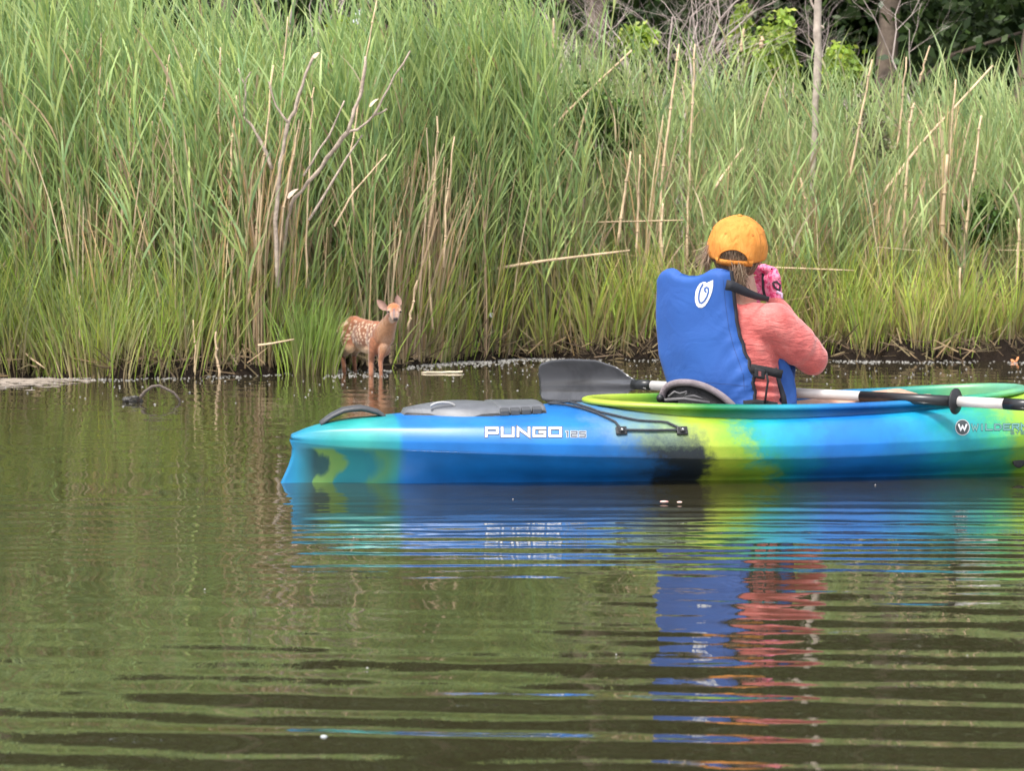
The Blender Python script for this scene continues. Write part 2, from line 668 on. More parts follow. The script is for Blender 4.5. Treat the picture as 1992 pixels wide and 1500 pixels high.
b = Batch()
reed_bed(b, 1800, (-.15, 7.5), (14.0, 19.5), 1.40, 1.95, lambda x, y: np.interp(x, [0, .6, 1.2, 2.0, 3, 5], [1.22, 1.17, 1.12, 1.07, 1.02, 1.05]), leaves=11, lean=.10, wind=(-.04, 0), green=G_FAR, brown=.12)
reed_bed(b, 420, (.0, 6.5), (13.5, 14.4), .8, 1.5, None, leaves=9, lean=.14, wind=(.02, 0), leafl=(.22, .42), green=G_FAR, brown=.16)
tag(b.link('distant_reeds', M_leaf), 'shorter green reeds behind the marsh grass on the right', 'reeds', None, 'stuff')

# bright marsh grass in tussocks at the water's edge
b = Batch()
for i in range(150):
    front_ = i % 3 != 1
    cx = (-.72 + .068 * i + rng.normal(0, .04)) if front_ else rng.uniform(-.75, 6.0)
    if front_ and i % 7 == 3: continue
    cy = shore(cx) + (rng.uniform(.06, .30) if front_ else rng.uniform(.35, .9))
    n = int(rng.uniform(55, 120))
    r_ = rng.uniform(.035, .085)
    x = cx + rng.normal(0, r_, n); y = cy + rng.normal(0, r_ * .7, n)
    y = np.maximum(y, shore(x) + .01)
    hh = rng.uniform(.42, .95)
    k_ = rng.integers(0, 3)
    blades(b, n, x, y, hh * .35, hh * 1.05, G_GRASS, G_GRASS[k_:k_ + 3] + [(.42, .33, .15)], w=(.005, .012), lean=.14, droop=.26, basec=DIRTY + DIRTY + G_GRASS[:2] + [(.26, .17, .08)])
tag(b.link('marsh_grass', M_grass), 'bright yellow green marsh grass along the right waterline', 'grass', None, 'stuff')

b = Batch()
for i in range(250):
    cx = rng.uniform(-5.0, -.45)
    if -1.02 < cx < -.60:
        continue
    cy = shore(cx) + rng.uniform(.0, .55)
    n = 52
    r_ = rng.uniform(.05, .14)
    x = cx + rng.normal(0, r_, n); y = cy + rng.normal(0, r_ * .6, n)
    y = np.maximum(y, shore(x) - .02)
    hh = rng.uniform(.45, .95)
    blades(b, n, x, y, hh * .45, hh * 1.05, G_GRASS[:4] + G_REED[:3], G_GRASS[:4] + G_REED[:4], lean=.14, droop=.25, basec=DIRTY + STRAW[:2] + G_GRASS[:2])
# the tussock that hides the fawn's rump, and the one behind its back
for (px, Y, n, hh, r_) in ((622, 11.85, 170, .50, .045), (596, 11.75, 150, .60, .06), (640, 12.2, 70, .45, .025), (700, 12.6, 130, .6, .12), (735, 12.7, 110, .6, .10)):
    x = PX(px, Y) + rng.normal(0, r_, n); y = Y + rng.normal(0, r_ * .6, n)
    blades(b, n, x, y, hh * .5, hh, [(.15, .26, .05), (.19, .30, .06)], [(.2, .32, .07), (.16, .27, .06)], lean=.10, droop=.2, z=np.full(n, -.02), basec=DIRTY + G_GRASS[:2])
tag(b.link('waterside_grass', M_grass), 'green grass fringe at the foot of the tall reeds on the left', 'grass', None, 'stuff')

# dead stems standing between the green ones: uncountable thicket
b = Batch()


def deadstems(xr, yr, n, h0, h1, w=(.005, .011), lean=.10, cols=STRAW):
    x = rng.uniform(*xr, n); y = rng.uniform(*yr, n)
    y = np.maximum(y, shore(x) + .02)
    a = rng.uniform(0, 6.28, n); ln = np.abs(rng.normal(0, lean, n))
    D = np.c_[np.cos(a) * ln, np.sin(a) * ln * .5, np.ones(n)]
    D /= np.linalg.norm(D, axis=1, keepdims=True)
    L = rng.uniform(h0, h1, n)
    c = jitter(cols, n)
    for s in (0, 1):
        sv = np.tile(np.array([[1., 0, 0]] if s == 0 else [[0., 1, 0]]), (n, 1))
        b.add(*ribbons(np.c_[x, y, ground_z(x, y) - .02], D, L, rng.uniform(*w, n), np.c_[rng.normal(0, .08, n), rng.normal(0, .05, n), np.zeros(n)], c * .75, c, K=4, prof=[1, 1, .9, .8, .5], sidev=sv))


deadstems((-3.6, -.3), (11.9, 13.4), 330, .5, 1.3)
deadstems((-3.4, 0), (11.6, 12.6), 110, .7, 1.5)
deadstems((-.3, 5.0), (14.0, 15.5), 130, .9, 1.5)
deadstems((-.3, 5.0), (13.3, 14.0), 70, .4, .9, w=(.004, .008))
for (pa, pb, Y, n, h0, h1) in ((150, 250, 11.7, 34, .7, 1.25), (400, 470, 11.8, 34, .7, 1.15), (480, 560, 11.8, 70, .9, 1.5), (770, 860, 12.6, 95, .7, 1.25),
                               (1820, 1850, 13.9, 22, 1.2, 1.55), (1240, 1262, 13.8, 9, 1.1, 1.5), (30, 90, 11.9, 30, .9, 1.4), (960, 1010, 13.6, 24, .7, 1.0), (1700, 1730, 13.6, 12, .6, 1.1)):
    deadstems((PX(pa, Y), PX(pb, Y)), (Y - .1, Y + .25), n, h0, h1, lean=.05, cols=STRAW[:3] + [(.5, .34, .17)])
# broken litter lying across the marsh between the grass and the reeds
n = 150
x = rng.uniform(-3.2, 4.5, n); y = shore(x) + rng.uniform(.2, 1.3, n)
a = rng.normal(0, .22, n) + np.where(rng.random(n) < .5, 0, np.pi)
D = np.c_[np.cos(a), rng.normal(0, .3, n), np.sin(a) * np.sign(np.cos(a)) * .9]
D /= np.linalg.norm(D, axis=1, keepdims=True)
c = jitter(STRAW, n)
b.add(*ribbons(np.c_[x, y, rng.uniform(.25, .85, n)], D, rng.uniform(.2, .6, n), rng.uniform(.003, .006, n), np.zeros((n, 3)), c * .8, c, K=2, prof=[1, 1, .6]))
# mat of roots and drowned litter at the very edge
n = 2600
x = rng.uniform(-4.5, 5, n); y = shore(x) + rng.uniform(-.06, .22, n)
a = rng.uniform(0, 6.28, n)
D = np.c_[np.cos(a), np.sin(a) * .4, rng.uniform(.0, 1.2, n)]
D /= np.linalg.norm(D, axis=1, keepdims=True)
c = jitter(DIRTY + [(.09, .065, .04), (.05, .035, .02), (.3, .22, .12)], n)
b.add(*ribbons(np.c_[x, y, rng.uniform(-.01, .12, n)], D, rng.uniform(.05, .20, n), rng.uniform(.004, .010, n), np.zeros((n, 3)), c * .8, c, K=2, prof=[1, .9, .5]))
tag(b.link('dead_reed_litter', M_straw), 'thin dry straw stems and broken litter tangled among the green reeds', 'dead reeds', None, 'stuff')

# ------------------------------------------------------------------ single dead stalks that stand out
M_stalk = plain('dead_stalk', (.52, .38, .24), .75, .30, 14, .3, 90)
M_stalk_p = plain('dead_stalk_pale', (.60, .50, .36), .75, .25, 14, .3, 90)
M_bark = plain('pale_bark', (.34, .27, .215), .85, .35, 22, .6, 60)
M_twig = plain('grey_twig', (.36, .30, .25), .85, .3, 18, .3, 60)


def stalk(pts, Y, w, label, name='dead_reed_stalk', cat='dead reed', group='single dead reed stalks', mat=None, dY=0.0):
    """pts: photograph pixels of the stalk; it stands Y metres ahead"""
    m = Mesh()
    k = len(pts)
    P3 = [P(p[0], p[1], Y + dY * i / max(1, k - 1)) for i, p in enumerate(pts)]
    full = []
    for i in range(k - 1):
        for j in range(4):
            t = j / 4
            q = P3[i].lerp(P3[i + 1], t)
            full.append(q + Vector((random.gauss(0, .003), random.gauss(0, .003), 0)))
    full.append(P3[-1])
    r0 = w * .78 / FPX * Y / 2
    m.tube(full, [r0 * (1.08 - .45 * i / (len(full) - 1)) for i in range(len(full))], 6)
    # nodes of the culm
    for i in range(2, len(full) - 1, 3):
        m.tube([full[i] - Vector((0, 0, .004)), full[i] + Vector((0, 0, .004))], r0 * 1.35, 6)
    return tag(link(name, m.mesh(), mat or M_stalk), label, cat, group)


G = 'standing dead reed stalks'
for pts, Y, w, label in [
    ([(185, 560), (188, 344), (197, 63)], 11.9, 5, 'tall thin pale stalk nearest the left side of the reeds'),
    ([(214, 520), (210, 267), (209, 151)], 12.0, 4, 'hair thin dry stalk just right of the tall thin pale one'),
    ([(247, 470), (251, 351), (255, 190)], 11.9, 5, 'short dry stalk with a grey tuft left of the bent pair'),
    ([(276, 560), (272, 340), (273, 207)], 11.9, 5, 'straight dry stalk directly left of the leaning brown pair'),
    ([(281, 500), (300, 300), (320, 190), (330, 105)], 11.85, 6, 'brown stalk leaning right with a dark tip'),
    ([(286, 520), (300, 330), (296, 235)], 11.85, 6, 'broken thick stalk crossing the brown leaning one'),
    ([(434, 480), (430, 337), (425, 220), (429, 91)], 11.85, 6, 'pink brown stalk whose top is snapped to the right'),
    ([(446, 400), (450, 292), (460, 185)], 11.8, 7, 'broken stalk with a white folded leaf at its tip'),
    ([(480, 610), (495, 492), (514, 300), (532, 126)], 11.75, 7, 'longest straw coloured stalk left of the bare forked branch'),
    ([(541, 300), (550, 140), (560, 32)], 12.0, 5, 'thin stalk reaching highest above the bare forked branch'),
    ([(536, 560), (548, 436), (570, 300), (582, 232)], 11.75, 6, 'brown stalk in front of the foot of the forked branch'),
    ([(596, 560), (598, 390), (604, 250), (611, 169)], 11.9, 5, 'upright stalk seen between the two forks of the bare branch'),
    ([(153, 729), (155, 640), (156, 575)], 11.55, 6, 'short orange stalk standing in the water at the left'),
    ([(380, 735), (379, 680), (376, 622)], 11.55, 5, 'greenish yellow stump of a stalk at the waterline'),
    ([(428, 734), (421, 690), (420, 645)], 11.55, 7, 'thick brown stub leaning into the water beneath the brown stems'),
    ([(690, 420), (683, 300), (700, 170), (733, 0)], 12.1, 5, 'long thin stalk running out of the top of the photo'),
    ([(840, 640), (832, 470), (846, 350), (850, 225)], 12.7, 6, 'pinkish stalk above the reeds right of the fawn'),
    ([(862, 520), (868, 400), (884, 265)], 12.7, 6, 'leaning stalk with a pointed tip right of the pinkish one'),
    ([(793, 640), (800, 600), (812, 545)], 12.4, 6, 'orange stem close beside the ears of the fawn'),
    ([(1071, 160), (1076, 95), (1077, 35)], 14.2, 7, 'orange stub of a stalk in front of the dark forest'),
    ([(1080, 458), (1110, 330), (1144, 199)], 13.7, 7, 'bare stalk leaning right under the dark leafy shrub'),
    ([(1202, 478), (1215, 370), (1227, 294)], 13.6, 8, 'stout pink brown stalk left of the twin stalks'),
    ([(1238, 500), (1241, 400), (1245, 300)], 13.7, 7, 'left one of the twin stalks before the kayaker'),
    ([(1280, 590), (1286, 359), (1305, 210), (1321, 85)], 13.8, 8, 'tall orange stalk leaning right above the blue vest'),
    ([(1335, 520), (1339, 400), (1347, 200), (1352, 85)], 13.8, 7, 'tallest upright straw stalk left of the orange cap'),
    ([(1288, 520), (1286, 440), (1290, 395)], 13.5, 8, 'short pale stalk beside the upper left of the vest'),
    ([(1443, 100), (1444, 75), (1447, 55)], 14.4, 9, 'stubby pink stalk beside the yellow green bushes'),
    ([(1481, 92), (1482, 80), (1481, 70)], 14.4, 11, 'very short white stalk end between the yellow green bushes'),
    ([(1622, 500), (1645, 380), (1672, 240), (1697, 115)], 13.9, 8, 'long straw stalk leaning right behind the kayaker'),
    ([(1575, 470), (1568, 400), (1556, 345)], 13.7, 9, 'brown stalk right of the cap with a curled head'),
    ([(1745, 290), (1755, 210), (1763, 110)], 14.2, 6, 'thin pale stalk halfway between grey trunk and right edge'),
    ([(1757, 500), (1760, 400), (1770, 235), (1778, 200)], 13.7, 8, 'orange tan stalk rising from the bright grass'),
    ([(1787, 165), (1797, 125), (1809, 88)], 14.4, 6, 'red brown stalk tip leaning right before the dark forest'),
    ([(1843, 360), (1850, 270), (1859, 154)], 14.1, 7, 'pale stalk above the cluster of broken brown stems'),
    ([(1868, 580), (1876, 460), (1895, 330), (1909, 224)], 13.7, 8, 'smooth pale stalk curving right near the right edge'),
    ([(1868, 720), (1866, 620), (1868, 520)], 13.3, 8, 'yellow stem standing in the bright marsh grass'),
    ([(1979, 560), (1981, 480), (1982, 425)], 13.5, 8, 'yellow stem with a forked top at the right edge'),
    ([(1834, 472), (1836, 400), (1843, 300)], 13.85, 12, 'thickest of the broken pink brown stems'),
]:
    stalk(pts, Y, w, label, group=G)
G = 'fallen dead reed stalks'
for pts, Y, dY, w, label in [
    ([(1055, 269), (1100, 220), (1229, 97)], 13.9, .3, 8, 'long straw stalk lying diagonally under the dark forest'),
    ([(1388, 369), (1410, 335), (1446, 286)], 13.8, .2, 8, 'short stalk slanting right above the orange cap'),
    ([(1700, 400), (1792, 279), (1931, 127)], 13.9, .4, 9, 'longest pale stalk slanting up to the right edge'),
    ([(885, 535), (1060, 507), (1225, 487)], 13.25, .1, 9, 'orange tan stalk lying almost level above the marsh grass'),
    ([(905, 528), (980, 500), (1085, 455)], 13.35, .15, 7, 'brown stalk crossing the almost level orange tan one'),
    ([(1490, 520), (1560, 522), (1662, 526)], 13.3, .0, 5, 'straight level stalk right of the raised glove'),
    ([(1040, 429), (1160, 432), (1330, 428)], 13.7, .0, 5, 'thin level stalk left of the cap'),
    ([(500, 672), (530, 668), (572, 660)], 11.6, .0, 6, 'short stick slanting over the water left of the fawn'),
    ([(0, 630), (40, 680), (88, 717)], 11.6, -.1, 6, 'dark stick sloping down to the water at the left edge'),
    ([(52, 655), (85, 682), (112, 700)], 11.65, -.05, 6, 'second sloping stick beside the dark one at the left edge'),
    ([(650, 440), (690, 370), (752, 300)], 11.9, .2, 5, 'thin stalk slanting right below the bare branch'),
    ([(0, 524), (60, 440), (118, 385)], 11.8, .1, 5, 'thin pale stalk slanting up from the left edge'),
]:
    stalk(pts, Y, w, label, dY=dY, group=G)

# withered leaves at the tips of three stalks
# bare forked branch
br = empty('bare_branch', P(545, 640, 11.75))
tag(br, 'bare grey brown forked branch leaning among the tall reeds', 'branch')


def limb(pts, Y, w0, w1, dY=0.0, parent=br, name='limb', mat=M_bark):
    m = Mesh()
    P3 = [P(p[0], p[1], Y + dY * i / (len(pts) - 1)) for i, p in enumerate(pts)]
    full = []
    for i in range(len(P3) - 1):
        for j in range(3):
            full.append(P3[i].lerp(P3[i + 1], j / 3) + Vector([random.gauss(0, .0035) for _ in range(3)]))
    full.append(P3[-1])
    k = len(full)
    m.tube(full, [(w0 + (w1 - w0) * i / (k - 1)) / FPX * Y / 2 * random.uniform(.85, 1.15) for i in range(k)], 7)
    return link(name, m.mesh(), mat, parent)


limb([(540, 600), (548, 520), (561, 425), (572, 385), (613, 339), (648, 292), (677, 256)], 11.95, 5, 9, -.2)
limb([(677, 256), (690, 215), (704, 173), (711, 109)], 11.67, 8, 5)
limb([(677, 256), (700, 250), (726, 226), (753, 211)], 11.67, 6, 3)
limb([(540, 560), (536, 430), (542, 339), (553, 270), (561, 237), (575, 215), (583, 181), (596, 140), (610, 109)], 11.72, 9, 6)
limb([(561, 237), (535, 205), (523, 158)], 11.72, 5, 3)
limb([(530, 330), (512, 282), (490, 245), (474, 226)], 11.75, 8, 4)
limb([(474, 226), (477, 190), (476, 162), (463, 132)], 11.75, 5, 3)
limb([(476, 162), (482, 150), (489, 139)], 11.75, 3, 2)
limb([(726, 226), (755, 170), (798, 98)], 11.66, 5, 3)
limb([(590, 340), (640, 265), (670, 195)], 11.7, 5, 3)
limb([(600, 430), (660, 330), (705, 262)], 11.7, 6, 3)
M_wither = plain('withered_leaf', (.62, .45, .36), .8, .2, 30)
for (px, py, L) in ((719, 207, 10), (560, 385, 12), (610, 112, 7)):
    c = P(px, py, 11.66)
    V_, F_, _ = ribbons(np.array([c]), np.array([[.5, -.2, .8]]), np.array([L * 3 / FPX * 11.7]), np.array([.028]), np.array([[.1, 0, -.3]]), np.ones((1, 3)), np.ones((1, 3)), K=4)
    link('withered_leaf', mk(V_, F_), M_wither, br)

# thin dead trunk
t = empty('dead_sapling', P(1578, 560, 14.4))
tag(t, 'thin grey dead trunk standing among the reeds behind the cap', 'dead tree')
limb([(1572, 500), (1578, 400), (1583, 300), (1587, 200), (1592, 100), (1590, 50), (1593, -60)], 14.4, 11, 17, 0, t, 'trunk', M_twig)
limb([(1592, 60), (1600, 50), (1603, 54)], 14.4, 6, 5, 0, t, 'twig', M_twig)
limb([(1590, 25), (1578, 0), (1570, -40)], 14.4, 6, 4, 0, t, 'twig', M_twig)


# ------------------------------------------------------------------ shrubs, dead brush, trees
def leafcloud(n, centre, rad, size, cols, clumps=30, cr=.35, flat=0.0, shell=.5):
    centre = np.array(centre); rad = np.array(rad)
    d = rng.normal(size=(clumps, 3)); d /= np.linalg.norm(d, axis=1, keepdims=True)
    cc = centre + d * rad * (rng.uniform(shell, 1, (clumps, 1)))
    j = rng.integers(0, clumps, n)
    p = cc[j] + rng.normal(0, 1, (n, 3)) * rad * cr * rng.uniform(.5, 1.1, (clumps, 1))[j]
    D = rng.normal(size=(n, 3)); D[:, 2] = D[:, 2] * .6 - .2; D /= np.linalg.norm(D, axis=1, keepdims=True)
    L = rng.uniform(.6, 1.3, n) * size
    c = jitter(cols, n, .25) * rng.uniform(.8, 1.2, (clumps, 1))[j]
    return ribbons(p, D, L, L * .6, np.c_[np.zeros((n, 2)), -rng.uniform(0, .4, n)], c, c, K=2, prof=[.25, 1, .1])


def shrub(name, px, py0, py1, Y, wpx, n, cols, label, group=None, cat='shrub', size=.05, clumps=24):
    """py0 top and py1 bottom of the leafy part"""
    top, bot = P(px, py0, Y), P(px, py1, Y)
    rz_ = (top.z - bot.z) / 2
    rx = wpx / FPX * Y / 2
    gx, gy = top.x, Y
    base = Vector((gx, gy, float(ground_z(np.array([gx]), np.array([gy]))[0])))
    o = empty(name, base)
    tag(o, label, cat, group)
    bb = Batch()
    bb.add(*leafcloud(n, (gx, gy, bot.z + rz_), (rx, rx * .8, rz_), size, cols, clumps, .30, shell=.2))
    bb.link('foliage', M_tree, o)
    m = Mesh()
    for k in range(7):
        a = random.uniform(0, 6.28)
        e = Vector((gx + math.cos(a) * rx * random.uniform(.2, .8), gy + math.sin(a) * rx * .5, bot.z + rz_ * random.uniform(.6, 1.7)))
        mid = base.lerp(e, .5) + Vector((random.gauss(0, .05), random.gauss(0, .05), 0))
        m.tube([base, mid, e], [.014, .009, .004], 5)
    link('stem', m.mesh(), M_twig, o)
    return o


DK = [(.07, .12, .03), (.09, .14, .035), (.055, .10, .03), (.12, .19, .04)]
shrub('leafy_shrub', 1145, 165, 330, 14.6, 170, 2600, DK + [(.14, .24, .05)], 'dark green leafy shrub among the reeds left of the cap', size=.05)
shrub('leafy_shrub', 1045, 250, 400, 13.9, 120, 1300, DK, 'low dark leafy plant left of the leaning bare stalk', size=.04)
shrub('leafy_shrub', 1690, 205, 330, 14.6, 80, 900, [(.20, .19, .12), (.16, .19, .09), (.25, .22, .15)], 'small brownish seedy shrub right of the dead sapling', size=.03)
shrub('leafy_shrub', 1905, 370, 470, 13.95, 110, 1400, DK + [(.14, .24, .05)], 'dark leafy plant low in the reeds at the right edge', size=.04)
BR = [(.26, .36, .05), (.33, .42, .07), (.20, .30, .05)]
GB = 'yellow green bushes behind the reeds'
shrub('bright_bush', 1517, 32, 175, 19.5, 70, 1900, BR, 'tallest yellow green bush left of the dead sapling', GB, size=.07, clumps=12)
shrub('bright_bush', 1632, 72, 190, 19.5, 74, 1700, BR, 'broad yellow green bush right of the dead sapling', GB, size=.07, clumps=14)
shrub('bright_bush', 1441, 28, 150, 20.0, 44, 1400, BR, 'narrow yellow green bush beside the dead brush', GB, size=.07, clumps=8)
shrub('bright_bush', 1240, 40, 120, 19.0, 80, 600, BR, 'sparse yellow green bush seen through the dead brush', GB, size=.07, clumps=10)
shrub('bright_bush', 672, 30, 110, 15.2, 60, 500, BR, 'yellow green shoots above the bare forked branch', None, size=.06, clumps=8)

# dead brush: grey twigs
M_brush = plain('dead_brush', (.44, .36, .33), .9, .25, 20)


def brush(px, py_base, Y, wpx, hpx, n, label, seed):
    rr = random.Random(seed)
    base = P(px, py_base, Y)
    o = empty('dead_brush', Vector((base.x, base.y, float(ground_z(np.array([base.x]), np.array([Y]))[0]))))
    tag(o, label, 'dead shrub', 'dead grey brush behind the reeds')
    W_, H_ = wpx / FPX * Y / 2, hpx / FPX * Y
    main, fine = Mesh(), Mesh()

    def grow(p, d, L, r, depth, m):
        pts, rad = [p], [r]
        k = 4
        for i in range(k):
            d = (d + Vector((rr.gauss(0, .25), rr.gauss(0, .2), rr.gauss(0, .16)))).normalized()
            p = p + d * L / k
            pts.append(p); rad.append(r * (1 - .55 * (i + 1) / k))
        m.tube(pts, rad, 5 if depth < 2 else 3, cap=False)
        if depth < 3:
            for _ in range(4 if depth < 2 else 3):
                i = rr.randint(1, k)
                a = rr.uniform(0, 6.28)
                dd = (d + Vector((math.cos(a), math.sin(a) * .6, rr.uniform(-.3, .6))) * .9).normalized()
                grow(pts[i], dd, L * rr.uniform(.45, .75), rad[i] * .6, depth + 1, fine if depth >= 0 else main)
    for i in range(n):
        b0 = Vector((base.x + rr.uniform(-.7, .7) * W_, base.y + rr.uniform(-.3, .3), o.location.z))
        e = Vector((base.x + rr.uniform(-1, 1) * W_, base.y + rr.uniform(-.4, .4), base.z + H_ * rr.uniform(.4, 1)))
        d = (e - b0).normalized()
        # lower bare stem then the branching part
        main.tube([b0, b0.lerp(e, .35), b0.lerp(e, .6)], [.022, .018, .014], 6, cap=False)
        grow(b0.lerp(e, .6), d, (e - b0).length * .5, .014, 0, main)
    link('stem', main.mesh(), M_brush, o)
    link('twigs', fine.mesh(), M_brush, o)


brush(1150, 200, 18.5, 130, 190, 4, 'dead grey twiggy brush in front of the forest left of the yellow bushes', 3)
brush(1290, 200, 18.0, 200, 200, 7, 'pale dead brush with long twigs reaching out of the top of the photo', 5)
brush(1420, 190, 18.6, 170, 110, 5, 'arching grey dead brush at the foot of the yellow green bushes', 8)
brush(1740, 190, 20.0, 120, 110, 4, 'small grey dead twigs below the right forest trunk', 9)
brush(1050, 150, 17.5, 60, 160, 2, 'bleached dead brush standing over the tall reeds in the centre', 12)
brush(640, 60, 17.5, 160, 90, 3, 'dead brown brush seen through the gap in the tall reeds', 14)
limbs = [([(1475, -20), (1440, 30), (1425, 40)], 18.2, 7), ([(1330, 30), (1370, 15), (1400, -20)], 18, 8)]

# trees of the forest: dark crowns down to the ground
M_trunk = plain('forest_bark', (.16, .12, .09), .9, .35, 9, .8, 30)
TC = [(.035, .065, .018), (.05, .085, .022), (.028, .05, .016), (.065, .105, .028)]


def tree(x, y, h, r, label, n=7500, lowest=.3, trunk_r=.16, lean=0.0):
    z0 = float(ground_z(np.array([x]), np.array([y]))[0])
    o = empty('forest_tree', (x, y, z0))
    tag(o, label, 'tree', 'trees of the dark forest')
    m = Mesh()
    base = Vector((x, y, z0 - .1))
    tops = base + Vector((lean, 0, h * .8))
    pts = [base.lerp(tops, i / 6) + Vector((random.gauss(0, .06), random.gauss(0, .05), 0)) * (i > 0) for i in range(7)]
    m.tube(pts, [trunk_r * (1.15 - .85 * i / 6) for i in range(7)], 10)
    for k in range(9):
        i = random.randint(1, 5)
        a = random.uniform(0, 6.28)
        q = pts[i]
        e = q + Vector((math.cos(a) * r * .7, math.sin(a) * r * .7, random.uniform(.3, 1.5)))
        m.tube([q, q.lerp(e, .5) + Vector((0, 0, .2)), e], [trunk_r * .35, trunk_r * .22, .02], 6)
    link('trunk', m.mesh(), M_trunk, o)
    bb = Batch()
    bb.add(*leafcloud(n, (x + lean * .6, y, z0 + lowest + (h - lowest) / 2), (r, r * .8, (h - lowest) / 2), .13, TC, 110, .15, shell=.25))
    bb.link('crown', M_tree, o)


spec = [(-6.9, 27, 15, 3.4, 'far left forest tree mostly hidden by tall reeds'), (-3.4, 25.5, 14, 3.0, 'forest tree behind the gap above the tall reeds'),
        (-1.0, 27, 16, 3.2, 'forest tree behind the top centre of the tall reeds'), (1.0, 26, 15, 2.6, 'dark forest tree behind the grey dead brush'),
        (3.0, 27.5, 16, 2.8, 'dark forest tree behind the yellow green bushes'), (6.6, 26.5, 15, 2.8, 'forest tree nearest the right edge'),
        (9.8, 28, 16, 3.4, 'outer forest tree beyond the right edge'), (-10.5, 28, 16, 3.6, 'outer forest tree beyond the left edge')]
for s in spec:
    tree(*s)
tree(PX(1718, 25), 25.0, 15, 2.6, 'forest tree whose pale straight trunk shows right of the dead sapling', trunk_r=.13, lowest=1.0)
tree(PX(1945, 24.5), 24.5, 14, 2.4, 'forest tree with leaning mottled trunk near the right edge', trunk_r=.17, lowest=1.6, lean=1.6)
# undergrowth and the wood behind, one dark mass
bb = Batch()
for i in range(46):
    x = -16 + i * .72
    hgt = rng.uniform(3.4, 5.2)
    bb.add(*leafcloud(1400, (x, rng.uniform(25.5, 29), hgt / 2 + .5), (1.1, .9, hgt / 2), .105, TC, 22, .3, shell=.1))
for i in range(36):
    x = -30 + i * 1.7
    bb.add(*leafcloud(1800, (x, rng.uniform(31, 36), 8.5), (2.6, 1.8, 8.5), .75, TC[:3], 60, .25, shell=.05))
tag(bb.link('forest_undergrowth', M_tree), 'dark tangled undergrowth and far wood behind the marsh', 'undergrowth', None, 'stuff')

# ------------------------------------------------------------------ kayak
PHI = R(11)
KO = Vector((-.70, 6.50, 0))
KA = Vector((math.cos(PHI), math.sin(PHI), 0))       # towards the bow
KN = Vector((math.sin(PHI), -math.cos(PHI), 0))      # towards the near side


def K(u, w, z):
    return KO + KA * u + KN * w + Vector((0, 0, z))


T_Wd = [(0, .030), (.05, .062), (.2, .125), (.5, .225), (.9, .305), (1.3, .340), (1.8, .345), (2.3, .325), (2.8, .265), (3.3, .165), (3.7, .05), (3.81, .012)]
T_Wl = [(0, .010), (.08, .014), (.16, .030), (.28, .085), (.5, .105), (.9, .155), (1.3, .190), (1.8, .195), (2.3, .180), (2.8, .21), (3.3, .11), (3.7, .02), (3.81, .006)]
T_zs = [(0, .136), (.1, .127), (.3, .117), (.6, .106), (1.0, .094), (1.5, .082), (2.0, .090), (2.35, .104), (3, .135), (3.5, .18), (3.81, .22)]
T_zc = [(0, .142), (.1, .140), (.6, .136), (1.0, .127), (1.5, .119), (2.0, .126), (2.35, .138), (3, .17), (3.5, .21), (3.81, .245)]
T_zd = [(0, .150), (.06, .165), (.2, .180), (.4, .188), (.6, .194), (1.0, .196), (1.5, .194), (2.0, .210), (2.35, .226), (3, .235), (3.5, .25), (3.81, .26)]
T_zm = [(0, .152), (.06, .172), (.15, .192), (.3, .205), (.5, .218), (.75, .226), (.95, .234), (1.6, .22), (2.45, .262), (3, .262), (3.5, .27), (3.81, .27)]
CK0, CK1, CKW = .985, 2.40, .245


def ckw(u):
    """half width of the cockpit opening"""
    t = (np.asarray(u, float) - CK0) / (CK1 - CK0) * 2 - 1
    t = np.clip(t, -1, 1)
    w = CKW * (1 - np.abs(t)**2.6)**(1 / 2.2)
    return w * (1 + .05 * -t)


def rimz(u):
    return interp([(CK0 - .04, .246), (1.3, .238), (1.6, .235), (2.0, .244), (CK1 + .04, .270)], u)


tt = (1 - np.cos(np.linspace(0, np.pi, 60))) / 2
US = np.unique(np.concatenate([[0, .01, .03, .05, .08, .12, .16, .2, .25, .3, .35, .42, .5, .58, .66, .74, .82, .9], CK0 + tt * (CK1 - CK0), np.linspace(CK1, 3.7, 16), [3.78, 3.81]]))


def section(u):
    Wd, Wl, zs, zc, zd, zm = [float(interp(T, u)) for T in (T_Wd, T_Wl, T_zs, T_zc, T_zd, T_zm)]
    c = float(ckw(u)) if CK0 < u < CK1 else 0.0
    Ws = Wd * .80
    end = float(np.interp(u, [0, .3], [.5, 1]))
    pts = [(0, -.085 * end), (Wl * .45, -.083 * end), (Wl * .80, -.065 * end), (Wl * .95, -.03), (Wl, 0)]
    for t in (.2, .4, .6, .8):   # flare up to the seam, hollow near the stern
        e = .985 * t ** float(np.interp(u, [0, .5, 1.0], [2.4, 1.4, 1.0]))
        pts.append((Wl + (Wd * .985 - Wl) * e, zs * t))
    pts += [(Wd * .958, zs - .006), (Wd * .972, zs - .004), (Wd * .976, zs + .003), (Wd * 1.0, zc - .004), (Wd * .998, zc + .004),
            (Wd * .955, zc + (zd - zc) * .40), (Wd * .915, zc + (zd - zc) * .70), (Wd * .87, zc + (zd - zc) * .90)]
    pts.append((Ws, zd))
    cc = c + .012 if c > 0 else 0
    cc = max(0.0, min(cc, Ws - .01))
    # deck from the shoulder in to the cockpit edge or the centre line
    for t in (.2, .45, .7, 1.0):
        w = Ws + (cc - Ws) * t
        f = 1 - (w / Ws)
        z = zd + (zm - zd) * (1 - (1 - f)**2.2)
        pts.append((w, z))
    return pts


